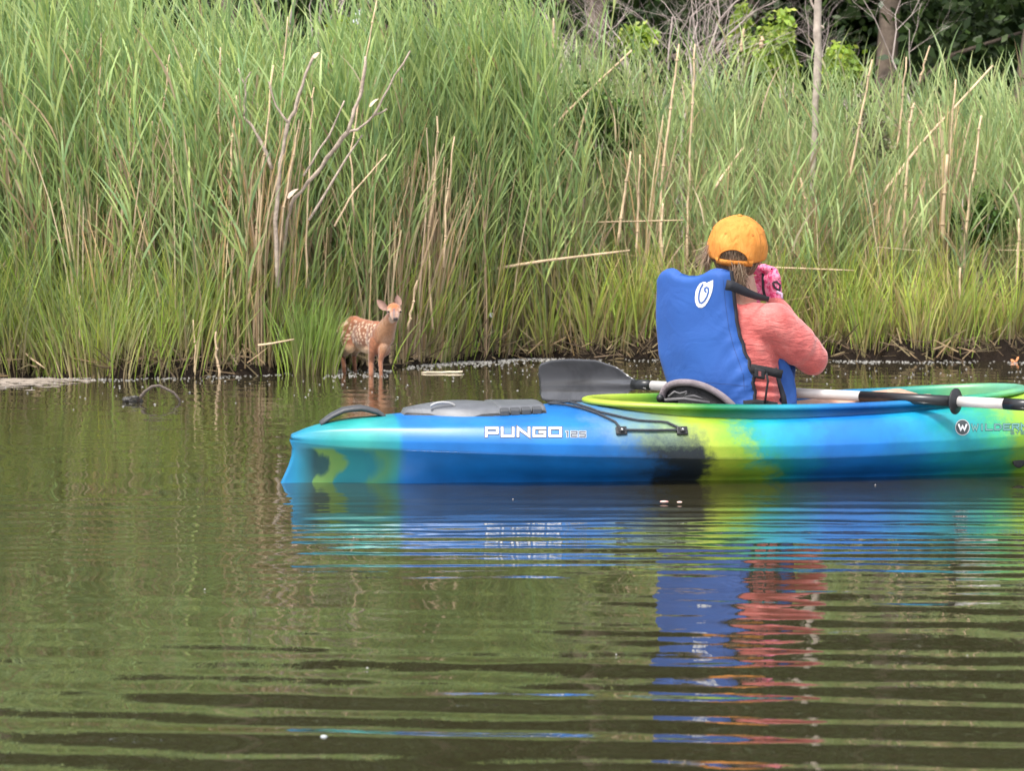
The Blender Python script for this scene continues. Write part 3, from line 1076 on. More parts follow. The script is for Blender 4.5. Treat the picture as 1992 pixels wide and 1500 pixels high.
def ush(u, z):
    """rake of the two ends"""
    s = float(np.interp(u, [0, .25], [1, 0])) ** 1.5
    sh = s * float(np.interp(z, [-.05, 0, .05, .1, .13, .155], [-.01, -.018, .006, .022, .012, .020]))
    e = float(np.interp(u, [3.5, 3.81], [0, 1]))
    return u + sh - e * float(np.interp(z, [-.08, .25], [.22, 0]))


SEC = [section(u) for u in US]
npts = len(SEC[0])
V, F = [], []
for u, s in zip(US, SEC):
    for side in (1, -1):
        for w, z in s:
            V.append(K(ush(u, z), w * side, z))
for i in range(len(US) - 1):
    for sd_ in range(2):
        a0 = i * 2 * npts + sd_ * npts
        a1 = a0 + 2 * npts
        for k in range(npts - 1):
            q = (a0 + k, a1 + k, a1 + k + 1, a0 + k + 1)
            F.append(q if sd_ == 0 else q[::-1])
for i in (0, len(US) - 1):
    for k in range(npts - 1):
        F.append((i * 2 * npts + k, i * 2 * npts + k + 1, i * 2 * npts + npts + k + 1, i * 2 * npts + npts + k))
me = bpy.data.meshes.new('hull')
me.from_pydata(V, [], F)
bm = bmesh.new(); bm.from_mesh(me)
bmesh.ops.remove_doubles(bm, verts=bm.verts[:], dist=.0004)
bmesh.ops.recalc_face_normals(bm, faces=bm.faces[:])
bm.to_mesh(me); bm.free()
me.polygons.foreach_set('use_smooth', [True] * len(me.polygons))
hull_bvh = BVHTree.FromPolygons([v.co.copy() for v in me.vertices], [tuple(p.vertices) for p in me.polygons])

# hull plastic: colours swirled along the boat
blue, deep, cyan, turq = (.006, .145, .47), (.004, .05, .24), (.010, .27, .42), (.018, .29, .29)
green, lime, yell, smoke, dgreen = (.05, .32, .12), (.22, .42, .04), (.36, .46, .045), (.014, .022, .030), (.008, .17, .035)


def plastic(name, stops, warp=.30, fleck=True):
    m, nt, b = new_mat(name)
    tc = N(nt, 'ShaderNodeTexCoord')
    sep = N(nt, 'ShaderNodeSeparateXYZ')
    nt.links.new(tc.outputs['Object'], sep.inputs[0])
    n1 = N(nt, 'ShaderNodeTexNoise', Scale=5.0, Detail=2, Roughness=.5)
    n2 = N(nt, 'ShaderNodeTexNoise', Scale=26.0, Detail=8, Roughness=.8)
    for n in (n1, n2):
        nt.links.new(tc.outputs['Object'], n.inputs['Vector'])

    def math_(op, a, b_):
        n = N(nt, 'ShaderNodeMath'); n.operation = op
        for i, x in enumerate((a, b_)):
            if hasattr(x, 'links'): nt.links.new(x, n.inputs[i])
            else: n.inputs[i].default_value = x
        return n.outputs[0]
    w1 = math_('MULTIPLY', math_('SUBTRACT', n1.outputs['Fac'], .5), warp)
    w2 = math_('MULTIPLY', math_('SUBTRACT', n2.outputs['Fac'], .5), .20 if fleck else .03)
    # the swirl stays crisp at the stern, where the photo shows a clean edge
    ramp_in = N(nt, 'ShaderNodeMapRange')
    nt.links.new(sep.outputs['X'], ramp_in.inputs['Value'])
    ramp_in.inputs['From Min'].default_value = .35; ramp_in.inputs['From Max'].default_value = .9
    tz = math_('MULTIPLY', math_('SUBTRACT', sep.outputs['Z'], .12), .40 if fleck else 0.0)
    x = math_('ADD', sep.outputs['X'], math_('MULTIPLY', math_('ADD', math_('ADD', w1, w2), tz), ramp_in.outputs[0]))
    pos = math_('DIVIDE', x, 3.81)
    rp = ramp(nt, [(p / 3.81, c) for p, c in stops])
    nt.links.new(pos, rp.inputs[0])
    base_col = rp.outputs[0]
    if fleck:      # the black smudge thins out into blue and yellow higher up the side
        rq = ramp(nt, [(p / 3.81, c) for p, c in stops if not 1.0 < p < 1.28])
        nt.links.new(pos, rq.inputs[0])
        up_ = N(nt, 'ShaderNodeMapRange')
        nt.links.new(math_('ADD', sep.outputs['Z'], math_('MULTIPLY', math_('SUBTRACT', n2.outputs['Fac'], .5), .12)), up_.inputs['Value'])
        up_.inputs['From Min'].default_value = .105; up_.inputs['From Max'].default_value = .185; up_.inputs['To Max'].default_value = .85
        base_col = mixcol(nt, rp.outputs[0], rq.outputs[0], up_.outputs[0])
    # soft mottling
    n3 = N(nt, 'ShaderNodeTexNoise', Scale=8.0, Detail=4)
    nt.links.new(tc.outputs['Object'], n3.inputs['Vector'])
    r3 = ramp(nt, [(.35, (.76, .76, .76)), (.65, (1.02, 1.02, 1.02))])
    nt.links.new(n3.outputs['Fac'], r3.inputs[0])
    col = mixcol(nt, base_col, r3.outputs[0], 1.0, 'MULTIPLY')
    # pale scuffs
    n4 = N(nt, 'ShaderNodeTexNoise', Scale=3.0, Detail=12, Roughness=.8)
    mp4 = N(nt, 'ShaderNodeMapping'); mp4.inputs['Scale'].default_value = (1, 3, 14)
    nt.links.new(tc.outputs['Object'], mp4.inputs['Vector']); nt.links.new(mp4.outputs[0], n4.inputs['Vector'])
    r4 = ramp(nt, [(.66, (0, 0, 0)), (.80, (.10, .10, .10))])
    nt.links.new(n4.outputs['Fac'], r4.inputs[0])
    col = mixcol(nt, col, (.45, .52, .55), r4.outputs[0])
    nt.links.new(col, b.inputs['Base Color'])
    b.inputs['Roughness'].default_value = .36
    b.inputs['Specular IOR Level'].default_value = .45
    bp = N(nt, 'ShaderNodeBump', Strength=.12, Distance=.002)
    nt.links.new(n2.outputs['Fac'], bp.inputs['Height'])
    nt.links.new(bp.outputs[0], b.inputs['Normal'])
    return m, nt, b, col, tc, sep


H_ST = [(0, (.012, .20, .42)), (.06, (.015, .24, .34)), (.14, turq), (.24, (.03, .31, .29)), (.330, (.012, .25, .32)), (.344, blue), (.93, blue), (1.06, (.018, .10, .27)), (1.12, smoke), (1.22, (.02, .027, .033)),
        (1.285, yell), (1.30, yell), (1.38, lime), (1.44, (.02, .30, .25)), (1.50, cyan), (1.58, (.010, .22, .44)), (1.66, (.012, .15, .48)), (1.82, blue), (1.93, (.008, .19, .44)), (2.04, cyan), (2.14, turq),
        (2.22, (.04, .34, .17)), (2.30, lime), (2.5, yell), (2.7, smoke), (2.9, blue), (3.4, cyan), (3.8, turq)]
M_hull, nt, b, hcol, tc, sep = plastic('kayak_hull_plastic', H_ST)
# dark, yellow green and teal bands in the hollow of the stern, below the seam
wv = N(nt, 'ShaderNodeTexNoise', Scale=11, Detail=3, Distortion=.6)
mpv = N(nt, 'ShaderNodeMapping'); mpv.inputs['Scale'].default_value = (1.5, 1, .5)
nt.links.new(tc.outputs['Object'], mpv.inputs['Vector']); nt.links.new(mpv.outputs[0], wv.inputs['Vector'])
rv = ramp(nt, [(.10, (.012, .06, .08)), (.19, (.015, .07, .07)), (.23, (.12, .24, .06)), (.31, (.10, .23, .06)), (.36, (.006, .17, .20)), (.52, (.006, .15, .19)), (.62, (.05, .20, .10)), (.72, (.03, .19, .13)), (.84, (.006, .14, .20))])
def mth(op, a, b_):
    n = N(nt, 'ShaderNodeMath'); n.operation = op
    for i_, x_ in enumerate((a, b_)):
        if hasattr(x_, 'links'): nt.links.new(x_, n.inputs[i_])
        else: n.inputs[i_].default_value = x_
    return n.outputs[0]
bow_ = mth('SINE', mth('MULTIPLY', sep.outputs['Z'], 27.0), 0.0)
xs_ = mth('SUBTRACT', sep.outputs['X'], mth('MULTIPLY', bow_, .055))
xs_ = mth('ADD', xs_, mth('MULTIPLY', mth('SUBTRACT', wv.outputs['Fac'], .5), .10))
nt.links.new(mth('DIVIDE', xs_, .40), rv.inputs[0])
mr = N(nt, 'ShaderNodeMapRange'); nt.links.new(sep.outputs['X'], mr.inputs['Value'])
mr.inputs['From Min'].default_value = .30; mr.inputs['From Max'].default_value = .36; mr.inputs['To Min'].default_value = 1; mr.inputs['To Max'].default_value = 0
mr2 = N(nt, 'ShaderNodeMapRange'); nt.links.new(sep.outputs['Z'], mr2.inputs['Value'])
mr2.inputs['From Min'].default_value = .105; mr2.inputs['From Max'].default_value = .118; mr2.inputs['To Min'].default_value = 1; mr2.inputs['To Max'].default_value = 0
mr3 = N(nt, 'ShaderNodeMapRange'); nt.links.new(sep.outputs['X'], mr3.inputs['Value'])
mr3.inputs['From Min'].default_value = .030; mr3.inputs['From Max'].default_value = .085
mm = N(nt, 'ShaderNodeMath'); mm.operation = 'MULTIPLY'; nt.links.new(mr.outputs[0], mm.inputs[0]); nt.links.new(mr2.outputs[0], mm.inputs[1])
mm2 = N(nt, 'ShaderNodeMath'); mm2.operation = 'MULTIPLY'; nt.links.new(mm.outputs[0], mm2.inputs[0]); nt.links.new(mr3.outputs[0], mm2.inputs[1])
col2 = mixcol(nt, hcol, rv.outputs[0], mm2.outputs[0])
nt.links.new(col2, b.inputs['Base Color'])
nt.links.new(mth('ADD', mth('MULTIPLY', mm2.outputs[0], .34), .36), b.inputs['Roughness'])

C_ST = [(0, yell), (1.06, yell), (1.18, lime), (1.28, dgreen), (1.42, (.008, .19, .16)), (1.52, (.010, .26, .36)), (1.65, (.008, .16, .42)), (1.78, (.004, .09, .31)), (1.95, (.007, .16, .36)), (2.08, (.008, .22, .22)),
        (2.2, (.035, .29, .16)), (2.3, (.13, .37, .15)), (2.38, (.10, .32, .20)), (2.46, (.12, .33, .24))]
M_coam = plastic('cockpit_rim_plastic', C_ST, .06, False)[0]

kayak = empty('kayak', KO, PHI)
tag(kayak, 'long blue, cyan and yellow swirled sit-inside kayak lying on the pond', 'kayak')
link('hull', me, M_hull, kayak)

# cockpit rim: wall, rolled lip and inner face swept round the opening
th = np.linspace(0, 2 * np.pi, 121)[:-1]


def rimpt(a, off):
    cu = (CK0 + CK1) / 2
    hl = (CK1 - CK0) / 2
    ct, st_ = math.cos(a), math.sin(a)
    ex = 2 / 2.6
    uu = math.copysign(abs(ct)**ex, ct)
    ww = math.copysign(abs(st_)**(2 / 2.3), st_)
    w = CKW * ww * (1 - .05 * uu)
    nrm = Vector((ct / hl, st_ / CKW)).normalized()
    return cu + hl * uu + nrm.x * off, w + nrm.y * off


prof = [(.012, -.075), (.012, -.030), (.010, -.012), (.020, -.008), (.036, -.012), (.040, -.006), (.038, .001), (.028, .005), (.012, .006), (.002, .003), (-.001, -.01), (-.001, -.045), (-.001, -.10)]
V, F = [], []
for a in th:
    for off, dz in prof:
        u, w = rimpt(a, off)
        zr = float(rimz(u))
        if dz < -.02 and off > 0:
            zlow = float(interp(T_zd, u)) - .02
            z = min(zr + dz, zlow) if dz < -.05 else zr + dz
        else:
            z = zr + dz
        V.append(K(u, w, z))
n_, p_ = len(th), len(prof)
for i in range(n_):
    for k in range(p_ - 1):
        F.append((i * p_ + k, i * p_ + k + 1, ((i + 1) % n_) * p_ + k + 1, ((i + 1) % n_) * p_ + k))
me = bpy.data.meshes.new('rim'); me.from_pydata(V, [], F)
bm = bmesh.new(); bm.from_mesh(me); me2 = from_bm(bm)
link('cockpit_rim', me2, M_coam, kayak)


def deckz(u, w):
    h = hull_bvh.ray_cast(K(u, w, 1.0), Vector((0, 0, -1)))
    return h[0].z if h[0] is not None else .2


M_grey = plain('grey_plastic', (.10, .105, .118), .45, .15, 20, .1, 200)
M_dgrey = plain('dark_grey_plastic', (.055, .058, .064), .5, .2, 20, .1, 200)
M_black = plain('black_plastic', (.014, .014, .016), .45, .2, 20, .1, 200)
M_web = plain('black_webbing', (.012, .012, .014), .85, .2, 40, .4, 500)

# stern carry handle
m = Mesh()
hp = []
for i in range(13):
    t = i / 12
    u = .105 + .215 * t
    z = float(np.interp(t, [0, .15, .35, .6, .85, 1], [.188, .212, .232, .237, .222, .196]))
    hp.append((u, z))
V_, F_ = [], []
for i, (u, z) in enumerate(hp):
    t = i / 12
    hw = .030 + .010 * math.sin(math.pi * t)
    for w, dz in ((-hw, -.010), (-hw * .8, 0), (0, .003), (hw * .8, 0), (hw, -.010), (hw * .5, -.016), (-hw * .5, -.016)):
        V_.append(K(u, w, z + dz))
for i in range(12):
    for k in range(7):
        F_.append((i * 7 + k, i * 7 + (k + 1) % 7, (i + 1) * 7 + (k + 1) % 7, (i + 1) * 7 + k))
F_ += [tuple(range(7)), tuple(12 * 7 + k for k in range(7))]
m.add(V_, F_)
link('carry_handle', m.mesh(), M_dgrey, kayak)

# hatch cover: domed pentagon with a ribbed hinge
HU0, HU1, HW = .355, .70, .150


def patch(u0, u1, wfun, hfun, nu=22, nw=18, skirt=.012):
    V_, F_ = [], []
    for i in range(nu + 1):
        t = i / nu
        u = u0 + (u1 - u0) * t
        W = wfun(t)
        for j in range(nw + 1):
            s = -1 + 2 * j / nw
            w = s * W
            edge = 1 - max(abs(s)**5, abs(2 * t - 1)**7)
            V_.append(K(u, w, deckz(u, w) - skirt + (skirt + hfun(t, s)) * min(1, edge * 2.2)))
    for i in range(nu):
        for j in range(nw):
            a = i * (nw + 1) + j
            F_.append((a, a + 1, a + nw + 2, a + nw + 1))
    return V_, F_


m = Mesh()
m.add(*patch(HU0, HU1, lambda t: .03 + .115 * math.sin(min(1, t * 1.35) * math.pi / 2), lambda t, s: .016 + .014 * math.sin(math.pi * min(1, t * 1.1)) * (1 - s * s)))
hatch = link('hatch_cover', m.mesh(), M_grey, kayak)
m = Mesh()
m.add(*patch(HU0 - .006, HU1 + .11, lambda t: .038 + .120 * math.sin(min(1, t * 1.5) * math.pi / 2), lambda t, s: .006))
link('hatch_gasket', m.mesh(), M_black, hatch)
m = Mesh()
m.add(*patch(.640, .80, lambda t: .150 - .012 * t, lambda t, s: .024 - .006 * t))
link('hinge_plate', m.mesh(), M_grey, hatch)
for k in range(4):      # moulded blocks along the near edge of the hinge
    for sgn in (1, -1):
        m = Mesh()
        u0 = .662 + .034 * k
        w = .141
        z = deckz(u0, w)
        m.box(K(u0, w * sgn, z + .010), (KA * .0145, (KN * .010 * sgn + Vector((0, 0, -.004))), Vector((0, 0, .009))))
        me_ = m.mesh(False)
        o_ = link('hinge_block', me_, M_dgrey, hatch)
        bv = o_.modifiers.new('bevel', 'BEVEL'); bv.width = .003; bv.segments = 2
m = Mesh()
a_ = [K(.478 + .038 * math.cos(t), .085 + .0 * t, deckz(.478, .085) + .024 + .014 * math.sin(t)) for t in np.linspace(0, math.pi, 9)]
m.tube(a_, .0045, 6)
link('pull_tab', m.mesh(), plain('pale_tab', (.3, .3, .3), .5), hatch)

# deck bungees, their fittings


def cord(pts, name='bungee_cord', r=.0036):
    P3 = [K(u, w, deckz(u, w) + .006) if z is None else K(u, w, z) for u, w, z in pts]
    full = []
    for i in range(len(P3) - 1):
        for j in range(6):
            q = P3[i].lerp(P3[i + 1], j / 6)
            full.append(q)
    full.append(P3[-1])
    for _ in range(3):
        full = [full[0]] + [(full[i - 1] + full[i] * 2 + full[i + 1]) / 4 for i in range(1, len(full) - 1)] + [full[-1]]
    # keep the cord on the deck
    fl = []
    for q in full:
        h = hull_bvh.find_nearest(q)
        if h[0] is not None and (q - h[0]).length < .012:
            nn = h[1] if h[1].z > 0 or h[1].dot(KN) > .3 else -h[1]
            q = h[0] + nn * .006
        fl.append(q)
    m = Mesh(); m.tube(fl, r, 8)
    return link(name, m.mesh(), M_cord, kayak)


M_cord = plain('bungee', (.035, .04, .05), .8, .3, 60, .5, 800)


def surf(px, py):
    h = hull_bvh.ray_cast(CAM, ray(px, py))
    return h


def toK(p):
    d = Vector(p) - KO
    return d.dot(KA), d.dot(KN), d.z


A_ = toK(surf(1208, 838)[0]); B_ = toK(surf(1326, 838)[0])
for sgn in (1, -1):
    cord([(A_[0], A_[1] * sgn, A_[2]), (.97, .245 * sgn, None), (.93, .17 * sgn, None), (.88, .08 * sgn, None), (.83, .0, None)])
    cord([(B_[0], B_[1] * sgn, B_[2]), (1.135, .285 * sgn, None), (1.05, .268 * sgn, None), (.955, .19 * sgn, None), (.915, .09 * sgn, None), (.90, 0, None)])
    cord([(A_[0], A_[1] * sgn, A_[2]), ((A_[0] + B_[0]) / 2, (A_[1] + B_[1]) / 2 * sgn + .004 * sgn, (A_[2] + B_[2]) / 2), (B_[0], B_[1] * sgn, B_[2])])
cord([(.83, 0, None), (.87, 0, None), (.90, 0, None)])
for q in (A_, B_):
    for sgn in (1, -1):
        m = Mesh()
        c = K(q[0], (q[1] + .004) * sgn, q[2])
        nrm = (KN * sgn * .9 + Vector((0, 0, .45))).normalized()
        upv = (Vector((0, 0, 1)) - nrm * nrm.z).normalized()
        m.box(c, (KA * .017, upv * .013, nrm * .006))
        m.box(c + nrm * .006, (KA * .008, upv * .007, nrm * .007))
        o_ = link('cord_fitting', m.mesh(False), M_black, kayak)
        bv = o_.modifiers.new('bevel', 'BEVEL'); bv.width = .0025; bv.segments = 2
        m = Mesh(); m.ellipsoid(c + nrm * .014, (KA * .004, upv * .004, nrm * .002), 10)
        link('screw', m.mesh(), plain('screw_steel', (.5, .5, .5), .3, metal=1), o_)
# drain plug low at the right edge
h_ = surf(1982, 897)
m = Mesh(); nrm = -h_[1] if h_[1].dot(KN) < 0 else h_[1]
m.ellipsoid(h_[0], (KA * .022, nrm * .008, Vector((0, 0, .022))), 16)
o_ = link('drain_plug', m.mesh(), M_black, kayak)


# ------------------------------------------------------------------ lettering drawn as thin raised shapes
def stroke2d(pl, w):
    """polyline in photograph pixels to a list of quads (square ends, mitred corners)"""
    pl = [np.array(p, float) for p in pl]
    closed = np.linalg.norm(pl[0] - pl[-1]) < .01
    n = len(pl)
    L_, R_ = [], []
    for i in range(n):
        if closed:
            d0 = pl[i] - pl[i - 1] if i > 0 else pl[0] - pl[-2]
            d1 = pl[i + 1] - pl[i] if i < n - 1 else pl[1] - pl[0]
        else:
            d0 = pl[i] - pl[i - 1] if i > 0 else pl[1] - pl[0]
            d1 = pl[i + 1] - pl[i] if i < n - 1 else d0
        d0 = d0 / np.linalg.norm(d0); d1 = d1 / np.linalg.norm(d1)
        n0 = np.array([-d0[1], d0[0]]); n1 = np.array([-d1[1], d1[0]])
        mv = n0 + n1
        mv = mv / max(np.linalg.norm(mv), .2)
        s = 1 / max(mv.dot(n0), .45)
        L_.append(pl[i] + mv * s * w / 2); R_.append(pl[i] - mv * s * w / 2)
    if not closed:
        e0 = (pl[0] - pl[1]); e0 /= np.linalg.norm(e0); e1 = (pl[-1] - pl[-2]); e1 /= np.linalg.norm(e1)
        L_[0] = L_[0] + e0 * w / 2; R_[0] = R_[0] + e0 * w / 2
        L_[-1] = L_[-1] + e1 * w / 2; R_[-1] = R_[-1] + e1 * w / 2
    return [(L_[i], L_[i + 1], R_[i + 1], R_[i]) for i in range(n - 1)]


def decal(name, quads, bvh, off, mat, parent, step=6.0, thick=.0006):
    """lay 2d quads (photograph pixels) on the surface they cover, a hair proud of it"""
    V_, F_ = [], []
    for q in quads:
        a, b_, c, d = [np.array(p, float) for p in q]
        nu = max(1, int(max(np.linalg.norm(b_ - a), np.linalg.norm(c - d)) / step))
        nv = max(1, int(max(np.linalg.norm(d - a), np.linalg.norm(c - b_)) / step))
        base = len(V_)
        for i in range(nu + 1):
            for j in range(nv + 1):
                s, t = i / nu, j / nv
                p = (a * (1 - s) + b_ * s) * (1 - t) + (d * (1 - s) + c * s) * t
                h = bvh.ray_cast(CAM, ray(p[0], p[1]))
                if h[0] is None:
                    h = bvh.find_nearest(P(p[0], p[1], 6.6))
                nn = h[1] if h[1].dot(ray(p[0], p[1])) < 0 else -h[1]
                V_.append(h[0] + nn * off)
        for i in range(nu):
            for j in range(nv):
                x_ = base + i * (nv + 1) + j
                F_.append((x_, x_ + 1, x_ + nv + 2, x_ + nv + 1))
    me = bpy.data.meshes.new(name); me.from_pydata(V_, [], F_)
    return link(name, me, mat, parent)


LET = {
    'P': [[(0, 1), (0, 0), (1, 0), (1, .6), (0, .6)]], 'U': [[(0, 0), (0, 1), (1, 1), (1, 0)]], 'N': [[(0, 1), (0, 0), (1, 1), (1, 0)]],
    'G': [[(1, 0), (0, 0), (0, 1), (1, 1), (1, .5), (.55, .5)]], 'O': [[(0, 0), (1, 0), (1, 1), (0, 1), (0, 0)]],
    '1': [[(.2, .0), (.6, 0), (.6, 1)]], '2': [[(0, 0), (1, 0), (1, .5), (0, .5), (0, 1), (1, 1)]], '5': [[(1, 0), (0, 0), (0, .5), (1, .5), (1, 1), (0, 1)]],
    'W': [[(0, 0), (.25, 1), (.5, .3), (.75, 1), (1, 0)]], 'I': [[(.5, 0), (.5, 1)]], 'L': [[(0, 0), (0, 1), (1, 1)]], 'D': [[(0, 0), (.7, 0), (1, .3), (1, .7), (.7, 1), (0, 1), (0, 0)]],
    'E': [[(1, 0), (0, 0), (0, 1), (1, 1)], [(0, .5), (.8, .5)]], 'R': [[(0, 1), (0, 0), (1, 0), (1, .5), (0, .5)], [(.5, .5), (1, 1)]], 'S': [[(1, 0), (0, 0), (0, .5), (1, .5), (1, 1), (0, 1)]],
    'Y': [[(0, 0), (.5, .5), (1, 0)], [(.5, .5), (.5, 1)]], 'T': [[(0, 0), (1, 0)], [(.5, 0), (.5, 1)]], 'M': [[(0, 1), (0, 0), (.5, .6), (1, 0), (1, 1)]],
}
M_white = plain('white_letter', (.62, .62, .63), .5, .05)
M_outl = plain('letter_outline', (.03, .045, .08), .5, .1)
M_silver = plain('silver_letter', (.34, .36, .38), .45, .1)


def word(txt, x0, y0, lw, lh, gap, sw, bvh, parent, mat, outl=None, slope=0.0, narrow='1I', off=.0010, ow=3.0):
    x = x0
    for ch in txt:
        wd = lw * (.45 if ch in narrow else 1)
        qs, qo = [], []
        for pl in LET[ch]:
            pts = [(x + p[0] * wd, y0 + p[1] * lh + (x + p[0] * wd - x0) * slope) for p in pl]
            qs += stroke2d(pts, sw)
            if outl: qo += stroke2d(pts, sw + ow)
        if outl:
            decal('letter_outline', qo, bvh, off, outl, parent)
        decal('letter', qs, bvh, off + .0007, mat, parent)
        x += wd + gap + sw


word('PUNGO', 946, 833.5, 21.5, 15, 5.0, 4.3, hull_bvh, kayak, M_white, M_outl, ow=3.2)
word('125', 1101, 840, 10.5, 9.5, 3.6, 2.2, hull_bvh, kayak, M_outl, M_silver, slope=.01, ow=2.2)
word('WILDERNESS', 1890, 826.5, 12, 10.5, 3.0, 2.2, hull_bvh, kayak, plain('teal_letter', (.10, .24, .23), .5, .1), plain('teal_outline', (.02, .09, .09), .5), slope=-.012, ow=1.8)
word('SYSTEMS', 1966, 839.5, 6, 5, 2.4, 1.4, hull_bvh, kayak, plain('teal_letter_small', (.07, .16, .14), .5, .1), None, slope=-.012)
ring = [(1872 + 13.5 * math.cos(t), 832 + 15 * math.sin(t)) for t in np.linspace(0, 2 * math.pi, 25)]
quads = [((1872, 832), ring[i], ring[i + 1], (1872, 832)) for i in range(24)]
decal('badge', quads, hull_bvh, .0010, plain('badge_dark', (.035, .045, .05), .5), kayak)
word('W', 1864.5, 827, 15, 10, 0, 3.2, hull_bvh, kayak, M_white, off=.0016)
decal('badge_ring', stroke2d(ring, 1.6), hull_bvh, .0016, M_silver, kayak)

# seat: back band with padded pale edge, black frame and adjusting straps
seat = empty('seat', K(1.30, 0, .12))
seat.parent = kayak
seat.matrix_parent_inverse = Matrix.Identity(4)
seat.location = (1.30, 0, .12)
M_pad = plain('seat_edge_fabric', (.20, .165, .18), .85, .18, 40, .5, 300)
M_mesh = plain('seat_black_fabric', (.016, .015, .017), .8, .3, 40, .6, 300)


def slink(name, me, mat, parent):
    """link under the seat, whose own place is measured from the kayak"""
    Mx = Matrix.LocRotScale(Vector((1.30, 0, .12)), Matrix.Identity(3).to_euler(), Vector((1, 1, 1)))
    Mk = Matrix.LocRotScale(KO, kayak.rotation_euler, Vector((1, 1, 1)))
    me.transform((Mk @ Mx).inverted())
    o = bpy.data.objects.new(name, me)
    C.objects.link(o)
    me.materials.append(mat)
    o.parent = parent
    return o


edge_px = [(1287, 775), (1289, 760), (1296, 748), (1310, 741), (1328, 738.5), (1348, 740), (1370, 746), (1392, 757), (1412, 771), (1430, 789), (1436, 800)]


def seatY(px):
    return float(np.interp(px, [1285, 1330, 1436], [6.70, 6.62, 6.60]))


epts = [P(x_, y_ + 5, seatY(x_)) for x_, y_ in edge_px]
sm_ = []
for i in range(len(epts) - 1):
    for j in range(4):
        sm_.append(epts[i].lerp(epts[i + 1], j / 4))
sm_.append(epts[-1])
for _ in range(4):
    sm_ = [sm_[0]] + [(sm_[i - 1] + sm_[i] * 2 + sm_[i + 1]) / 4 for i in range(1, len(sm_) - 1)] + [sm_[-1]]
m = Mesh(); m.tube(sm_, [.0115] * len(sm_), 10, upv=(0, 1, 0))
slink('padded_edge', m.mesh(), M_pad, seat)
m = Mesh()
V_, F_ = [], []
k_ = len(sm_)
for i, q in enumerate(sm_):
    for d in (.006, .024):
        V_.append(Vector((q.x, q.y + d, q.z)))
        V_.append(Vector((q.x * .5 + PX(1350, 6.65) * .5, q.y + d, .12)))
for i in range(k_ - 1):
    a = i * 4
    F_ += [(a, a + 1, a + 5, a + 4), (a + 2, a + 6, a + 7, a + 3), (a, a + 4, a + 6, a + 2)]
m.add(V_, F_)
slink('backrest', m.mesh(), M_mesh, seat)
for pl, w in (([(1300, 772), (1312, 762), (1322, 766), (1336, 762)], .004), ([(1336, 764), (1330, 772), (1350, 770), (1366, 776)], .004), ([(1298, 778), (1330, 776), (1380, 784)], .006)):
    m = Mesh(); m.tube([P(x_, y_, 6.60) for x_, y_ in pl], w, 6)
    slink('adjusting_strap', m.mesh(), plain('strap_grey', (.10, .095, .10), .7), seat)
m = Mesh()
m.ellipsoid(P(1284, 775, 6.62), ((.012, 0, 0), (0, .012, 0), (0, 0, .014)), 14)
m.box(P(1300, 780, 6.63), (Vector((.03, 0, 0)), Vector((0, .01, 0)), Vector((0, 0, .008))))
slink('strap_clip', m.mesh(), M_black, seat)
m = Mesh()
m.box(K(1.42, 0, .045), (KA * .22, KN * .19, Vector((0, 0, .03))))
slink('cushion', m.mesh(), M_mesh, seat)

# ------------------------------------------------------------------ paddle
PA, PB = P(1245, 748.5, 7.30), P(1720, 773.5, 6.68)
pd = (PB - PA).normalized()
paddle = empty('paddle', PA)
tag(paddle, 'double bladed paddle with white shaft and grey blades laid across the cockpit', 'paddle')
M_shaft = plain('white_shaft', (.50, .475, .46), .3, .05, 10)
M_sleeve = plain('black_sleeve', (.012, .013, .015), .35, .1)


def onshaft(px):
    """point of the shaft axis seen at px"""
    r_ = ray(px, 768)
    # plane through the camera containing this pixel column
    n_ = Vector((r_.y, -r_.x, 0)).normalized()
    t_ = (CAM - PA).dot(n_) / pd.dot(n_)
    return PA + pd * t_


def shaft(p0, p1, r, name, mat, n=16):
    m = Mesh(); m.tube([p0, p1], r, n)
    me_ = m.mesh()
    return link(name, me_, mat, paddle)


qa = [onshaft(x_) for x_ in (1236, 1268, 1675, 1852, 1955)]
end = qa[4] + pd * .10
shaft(qa[0] - pd * .01, qa[1], .0178, 'blade_socket', M_sleeve)
shaft(qa[1], qa[2], .0165, 'shaft', M_shaft)
shaft(qa[2], qa[3], .0172, 'grip_sleeve', M_sleeve)
shaft(qa[3], qa[4], .0165, 'shaft', M_shaft)
shaft(qa[4], end, .0180, 'blade_socket', M_sleeve)
c = onshaft(1859)
m = Mesh()
m.tube([c - pd * .012, c - pd * .004, c - pd * .002, c + pd * .002, c + pd * .004, c + pd * .012], [.020, .022, .041, .041, .022, .020], 24)
link('drip_ring', m.mesh(), M_black, paddle)

M_blade, nt, b = new_mat('paddle_blade')
tc = N(nt, 'ShaderNodeTexCoord')
no = N(nt, 'ShaderNodeTexNoise', Scale=7, Detail=6)
nt.links.new(tc.outputs['Object'], no.inputs['Vector'])
rp = ramp(nt, [(.45, (.035, .035, .040)), (.55, (.055, .055, .062))])
nt.links.new(no.outputs['Fac'], rp.inputs[0])
nt.links.new(rp.outputs[0], b.inputs['Base Color'])
b.inputs['Roughness'].default_value = .10
b.inputs['Specular IOR Level'].default_value = .8


